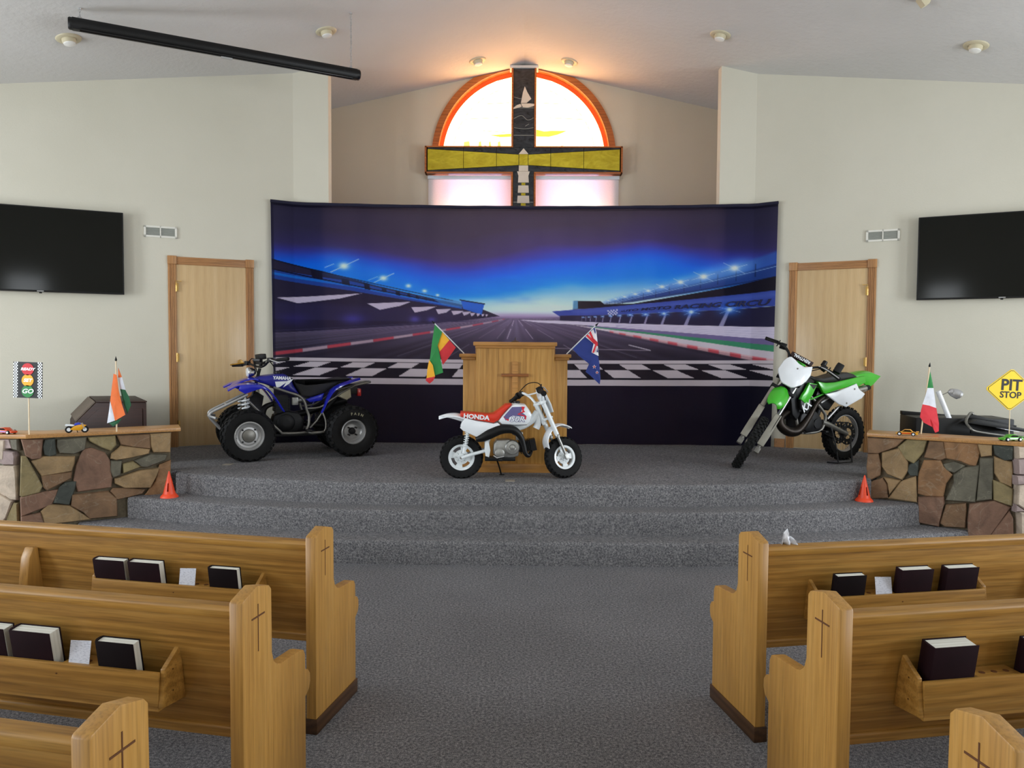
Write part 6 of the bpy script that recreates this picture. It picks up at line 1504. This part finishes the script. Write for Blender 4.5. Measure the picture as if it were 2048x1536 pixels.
    MB().slab([(.80, .78), (.70, .86), (.62, .87), (.53, .82), (.56, .70), (.70, .62), (.78, .66)], -.105, .105, .02).build('fuel_tank', M_black, e)
    for q in (-1, 1): MB().slab([(.86, .76), (.80, .78), (.72, .50), (.76, .44), (.82, .50)], q * .045, q * .10, .006).build('radiator', M_engine, e)
    MB().slab([(.74, .35), (.70, .50), (.60, .54), (.50, .52), (.43, .46), (.40, .36), (.46, .31), (.66, .30)], -.10, .105, .02).build('crankcase', M_engine, e)
    m = MB(); m.lathe([(.075, .10), (.075, .118), (.06, .126), (0, .126)], (.62, 0, .40), 'y', 32); m.lathe([(.05, .10), (.05, .114), (0, .116)], (.49, 0, .40), 'y', 28); m.build('engine_cover', M_engine, e)
    m = MB()
    for k in range(7): m.box((.66 - k * .004, 0, .54 + k * .02), (.13, .12, .008), (0, -.15, 0))
    m.box((.65, 0, .60), (.10, .09, .18), (0, -.15, 0)); m.build('cylinder', M_engine, e, 0)
    m = MB(); m.tube([(.70, .02, .54), (.80, .05, .53), (.90, .07, .50), (.965, .08, .455), (.95, .09, .385), (.86, .10, .335), (.75, .11, .345), (.62, .105, .46), (.50, .10, .60), (.38, .10, .67)], [.020, .022, .028, .036, .044, .048, .044, .034, .024, .016], 16, 5); m.build('exhaust', M_pipe, e)
    m = MB(); m.tube([(.38, .10, .67), (.20, .105, .69), (-.02, .11, .715), (-.17, .11, .738)], [.016, .034, .034, .034], 16, 3); m.build('silencer', M_chrome, e)
    m = MB(); m.tube([(-.165, .11, .737), (-.225, .11, .746)], [.034, .026], 16); m.tube([(-.22, .11, .745), (-.235, .11, .747)], .014, 12); m.build('silencer_cap', M_engine, e)
    m = MB(); m.tube([(.40, 0, .44), (.30, 0, .66)], .03, 12); m.build('rear_shock', M_engine, e)
    MB().slab([(.45, .75), (.30, .72), (.20, .62), (.30, .52), (.42, .56), (.50, .64)], -.08, .08, .015).build('air_box', M_black, e)
    m = MB(); m.tube([(.42, .06, .37), (.20, .055, .40), (.0, .055, .388)], .006, 6); m.tube([(.42, .06, .33), (.2, .055, .235), (0, .055, .165)], .006, 6); m.build('chain', M_engine, e)
    # paddock stand: bent steel bar under the swingarm pivot
    sd = empty('paddock_stand', org, rz, 'black triangular paddock stand under the green dirt bike', 'stand')
    m = MB(); m.tube([(.32, .125, .36), (.30, .17, .18), (.305, .21, .012), (.12, .215, .012), (.05, .13, .262)], .008, 8); m.tube([(.305, .21, .012), (.36, .12, .012)], .008, 8); m.tube([(.29, .17, .14), (.33, .21, .13)], .006, 8)
    m.build('stand_frame', M_black, sd)
build_dirtbike()
# ------------------------------------------------------------------ pews
FAN = radians(11)
def pew_pose(s, base): return Matrix.Translation((base[0], base[1], 0)) @ Matrix.Rotation(s * FAN, 4, 'Z')
PEW_L = 3.3
def make_pew(s, length, bracket):
    """s=-1: runs to photo left; local y = facing direction, aisle face at x=0"""
    e = empty('church_pew')
    prof = [(0, .0), (0, .838), (.006, .847), (.088, .872), (.162, .852), (.176, .836), (.178, .62), (.190, .585), (.212, .566), (.238, .558), (.375, .549), (.398, .542), (.410, .520), (.412, .462), (.432, .456), (.448, .435), (.450, .405), (.440, .380), (.412, .362), (.412, .0)]
    MB().slab(prof, 0.0, s * .046, plane='yz').build('end_panel', M_oakz, e, bevel=.005)
    MB().slab([(-.006, 0), (.420, 0), (.420, .065), (-.006, .065)], -s * .006, s * .052, plane='yz').build('plinth', M_plinth, e, bevel=.003)
    m = MB(); m.bx(-s * .0012, s * .003, .0885, .0925, .658, .813); m.build('carved_cross_upright', M_inlay, e, 0)
    m = MB(); m.bx(-s * .0014, s * .003, .053, .130, .770, .7755); m.build('carved_cross_beam', M_inlay, e, 0)
    x0, x1 = s * .046, s * length
    # back board leaning back, top rail, lower lip
    MB().slab([(.068, .775), (.086, .775), (.128, .375), (.110, .370)], x0, x1, plane='yz').build('back_board', M_oakx, e, bevel=.003)
    MB().slab([(.046, .772), (.044, .800), (.052, .812), (.085, .814), (.096, .802), (.094, .772)], x0, x1, plane='yz').build('top_rail', M_oakx, e, bevel=.006)
    MB().slab([(.098, .356), (.096, .385), (.104, .392), (.132, .388), (.134, .356)], x0, x1, plane='yz').build('lower_rail', M_oakx, e, bevel=.005)
    MB().slab([(.12, .395), (.43, .425), (.447, .41), (.43, .385), (.13, .36)], x0, x1, plane='yz').build('seat', M_oakx, e, bevel=.006)
    # book rack on the back
    r0, r1 = s * .285, s * 1.065
    rk = MB().slab([(-.022, .492), (-.022, .604), (-.008, .604), (-.008, .492)], r0, r1, plane='yz').build('book_rack', M_oakx, e, bevel=.003)
    for q in (r0, r1):
        d = .016 * (1 if q == r0 else -1) * s
        MB().slab([(-.022, .492), (-.008, .612), (.064, .66), (.080, .60), (.098, .478)], q - d * 0, q - d, plane='yz').build('rack_end', M_oakx, rk, bevel=.003)
        for zz in (.53, .60): MB().tube([(q - d * .1 - d, .03, zz), (q - d * 1.08, .03, zz)], .003, 6).build('screw_hole', M_inlay, rk, 0)
    MB().bx(r0, r1, -.02, .098, .48, .492).build('rack_shelf', M_oakx, rk)
    mid = s * .60
    MB().slab([(-.02, .585), (.075, .585), (.075, .597), (-.02, .597)], s * .50, s * .66, plane='yz').build('cup_shelf', M_oakx, rk, bevel=.002)
    for k in range(3):
        m = MB(); m.lathe([(0, .0012), (.0095, .0012), (.0095, -.002)], (s * (.535 + .045 * k), .03, .597), 'z', 16); m.build('cup_hole', M_inlay, rk, 0)
    m = MB(); m.tube([(s * .66, -.0232, .57), (s * .66, -.02, .57)], .003, 6); m.build('screw_hole', M_inlay, rk, 0)
    if bracket:
        MB().slab([(.00, .50), (.02, .66), (.045, .705), (.072, .70), (.118, .38), (.06, .38)], s * 1.44, s * 1.49, plane='yz').build('back_bracket', M_oakz, e, bevel=.008)
    return e
ROWS = {(-1, 0): (-.863, 3.106), (-1, 1): (-.863, 2.283), (-1, 2): (-.868, 1.470), (1, 0): (.985, 3.088), (1, 1): (.982, 2.285), (1, 2): (.986, 1.470)}
ROWN = ['front', 'second', 'nearest']
PEWS = {}
PEW_LABELS = {(-1, 0): 'oak pew farthest forward in the row group below the traffic light sign', (-1, 1): 'oak pew, middle one of the three below the traffic light sign', (-1, 2): 'oak pew end nearest the camera, on the traffic light sign side',
              (1, 0): 'oak pew farthest forward in the row group below the pit stop sign', (1, 1): 'oak pew, middle one of the three below the pit stop sign', (1, 2): 'oak pew end nearest the camera, on the pit stop sign side'}
for s in (-1, 1):
    proto = make_pew(s, PEW_L, True)
    for r in range(3):
        o = proto if r == 0 else copy_tree(proto)
        o.matrix_world = pew_pose(s, ROWS[(s, r)]); tag(o, PEW_LABELS[(s, r)], 'pew', 'oak church pews'); PEWS[(s, r)] = o

def book(s, row, x, w, h, th, mat, label, cat='book', tilt=0.0, lean=-.16, name='hymn_book', rx=0.0):
    """book standing in a rack: spine away from the aisle side facing page edges to the viewer"""
    e = empty(name); P = pew_pose(s, ROWS[(s, row)])
    e.matrix_world = P @ Matrix.Translation((s * x, .012, .494)) @ Matrix.Rotation(-lean, 4, 'X') @ Matrix.Rotation(rx, 4, 'Y')
    tag(e, label, cat, 'books in the pew racks')
    hw = w / 2; o_ = -s      # page edges open towards the aisle on the far rows
    MB().bx(-hw, hw, 0.0, .0028, 0, h).build('front_cover', mat, e, bevel=.001); MB().bx(-hw, hw, th - .0028, th, 0, h).build('back_cover', mat, e, bevel=.001)
    spx = -hw
    m = MB(); rings = []
    m.slab([(spx + .001, .001), (spx - .005, th * .25), (spx - .006, th * .5), (spx - .005, th * .75), (spx + .001, th - .001), (spx + .004, th - .003), (spx + .003, th * .5), (spx + .004, .003)], 0, h, plane='xy'); m.build('spine', mat, e)
    MB().bx(spx + .003, hw - .004, .0028, th - .0028, .004, h - .004).build('pages', M_pages, e, 0)
    m = MB(); m.bx(-hw * .45, hw * .45, -.0004, .0002, h * .30, h * .33); m.build('cover_stamp', plain('dull gilt', (62, 40, 44), .5) if 'dull gilt' not in bpy.data.materials else bpy.data.materials['dull gilt'], e, 0)
    return e
def card(s, row, x, label, rx=0.0):
    P = pew_pose(s, ROWS[(s, row)]); o = MB().bx(-.039, .039, 0, .001, 0, .125).build('visitor_card', M_card, None, 0)
    o.matrix_world = P @ Matrix.Translation((s * x, -.004, .545)) @ Matrix.Rotation(-.22, 4, 'X') @ Matrix.Rotation(rx, 4, 'Y'); tag(o, label, 'card', 'cards in the pew racks')
def card_mat():
    m, nt, b = new_mat('printed card'); v = coords(nt, (90, 1, 260)); n_ = noise(nt, v, 1.0, 2)
    r = ramp(nt, n_, [(0.36, lin((186, 191, 205))), (0.5, lin((216, 220, 232)))]); nt.links.new(r.outputs[0], b.inputs['Base Color']); b.inputs['Roughness'].default_value = .8; return m
M_card = card_mat()
A_, B_ = 'traffic light sign side', 'pit stop sign side'
book(-1, 0, .990, .157, .199, .038, M_cover, 'maroon hymn book at the bracket end of the forward rack, traffic light sign side')
book(-1, 0, .812, .157, .199, .040, M_cover, 'maroon hymn book in the forward rack, beside the white card, traffic light sign side')
book(-1, 0, .425, .138, .197, .032, M_cover2, 'smaller black book nearest the pew end in the forward rack, traffic light sign side')
card(-1, 0, .612, 'white printed card in the forward pew rack, traffic light sign side', -.05)
book(-1, 1, .945, .157, .206, .046, M_cover, 'maroon hymn book cut off by the picture edge in the middle pew rack')
book(-1, 1, .765, .157, .206, .048, M_cover, 'thick maroon hymn book in the middle pew rack, traffic light sign side')
book(-1, 1, .445, .140, .197, .036, M_cover2, 'smaller black book nearest the pew end in the middle rack, traffic light sign side')
card(-1, 1, .598, 'white printed card in the middle pew rack, traffic light sign side', -.05)
book(1, 0, .420, .138, .200, .034, M_cover2, 'smaller black book nearest the pew end in the forward rack, pit stop sign side')
book(1, 0, .732, .155, .213, .042, M_cover, 'maroon hymn book between card and other hymn book, pit stop sign side')
book(1, 0, .956, .155, .211, .042, M_cover, 'maroon hymn book at the bracket end of the forward rack, pit stop sign side')
card(1, 0, .590, 'white printed card in the forward pew rack, pit stop sign side', .05)
book(1, 1, .395, .160, .220, .058, M_cover, 'thick maroon hymn book beside the cup holes in the middle rack')
book(1, 1, .750, .160, .212, .050, M_cover, 'dark book cut off by the picture edge beside the cup holes')
# crumpled tissue on the rail of the forward pew
P = pew_pose(1, ROWS[(1, 0)])
tops = [.012, .050, .072, .046, .036, .034, .026, .008]; G = []
for j in range(5):
    t = j / 4; row = []
    for i_, tp in enumerate(tops):
        u = i_ / 7 - .5; row.append((u * (.078 - .02 * t) - .008 * t, .014 * sin(i_ * 1.9) * (1 - .4 * t) + .004 * sin(j * 2.1 + i_), tp * t))
    G.append(row)
m = MB(); m.grid(G); o = m.build('tissue', M_paper, None, 60); o.matrix_world = P @ Matrix.Translation((.185, .070, .813)); tag(o, 'crumpled white tissue standing on the top rail of a pew', 'tissue')
so = o.modifiers.new('thickness', 'SOLIDIFY'); so.thickness = .001
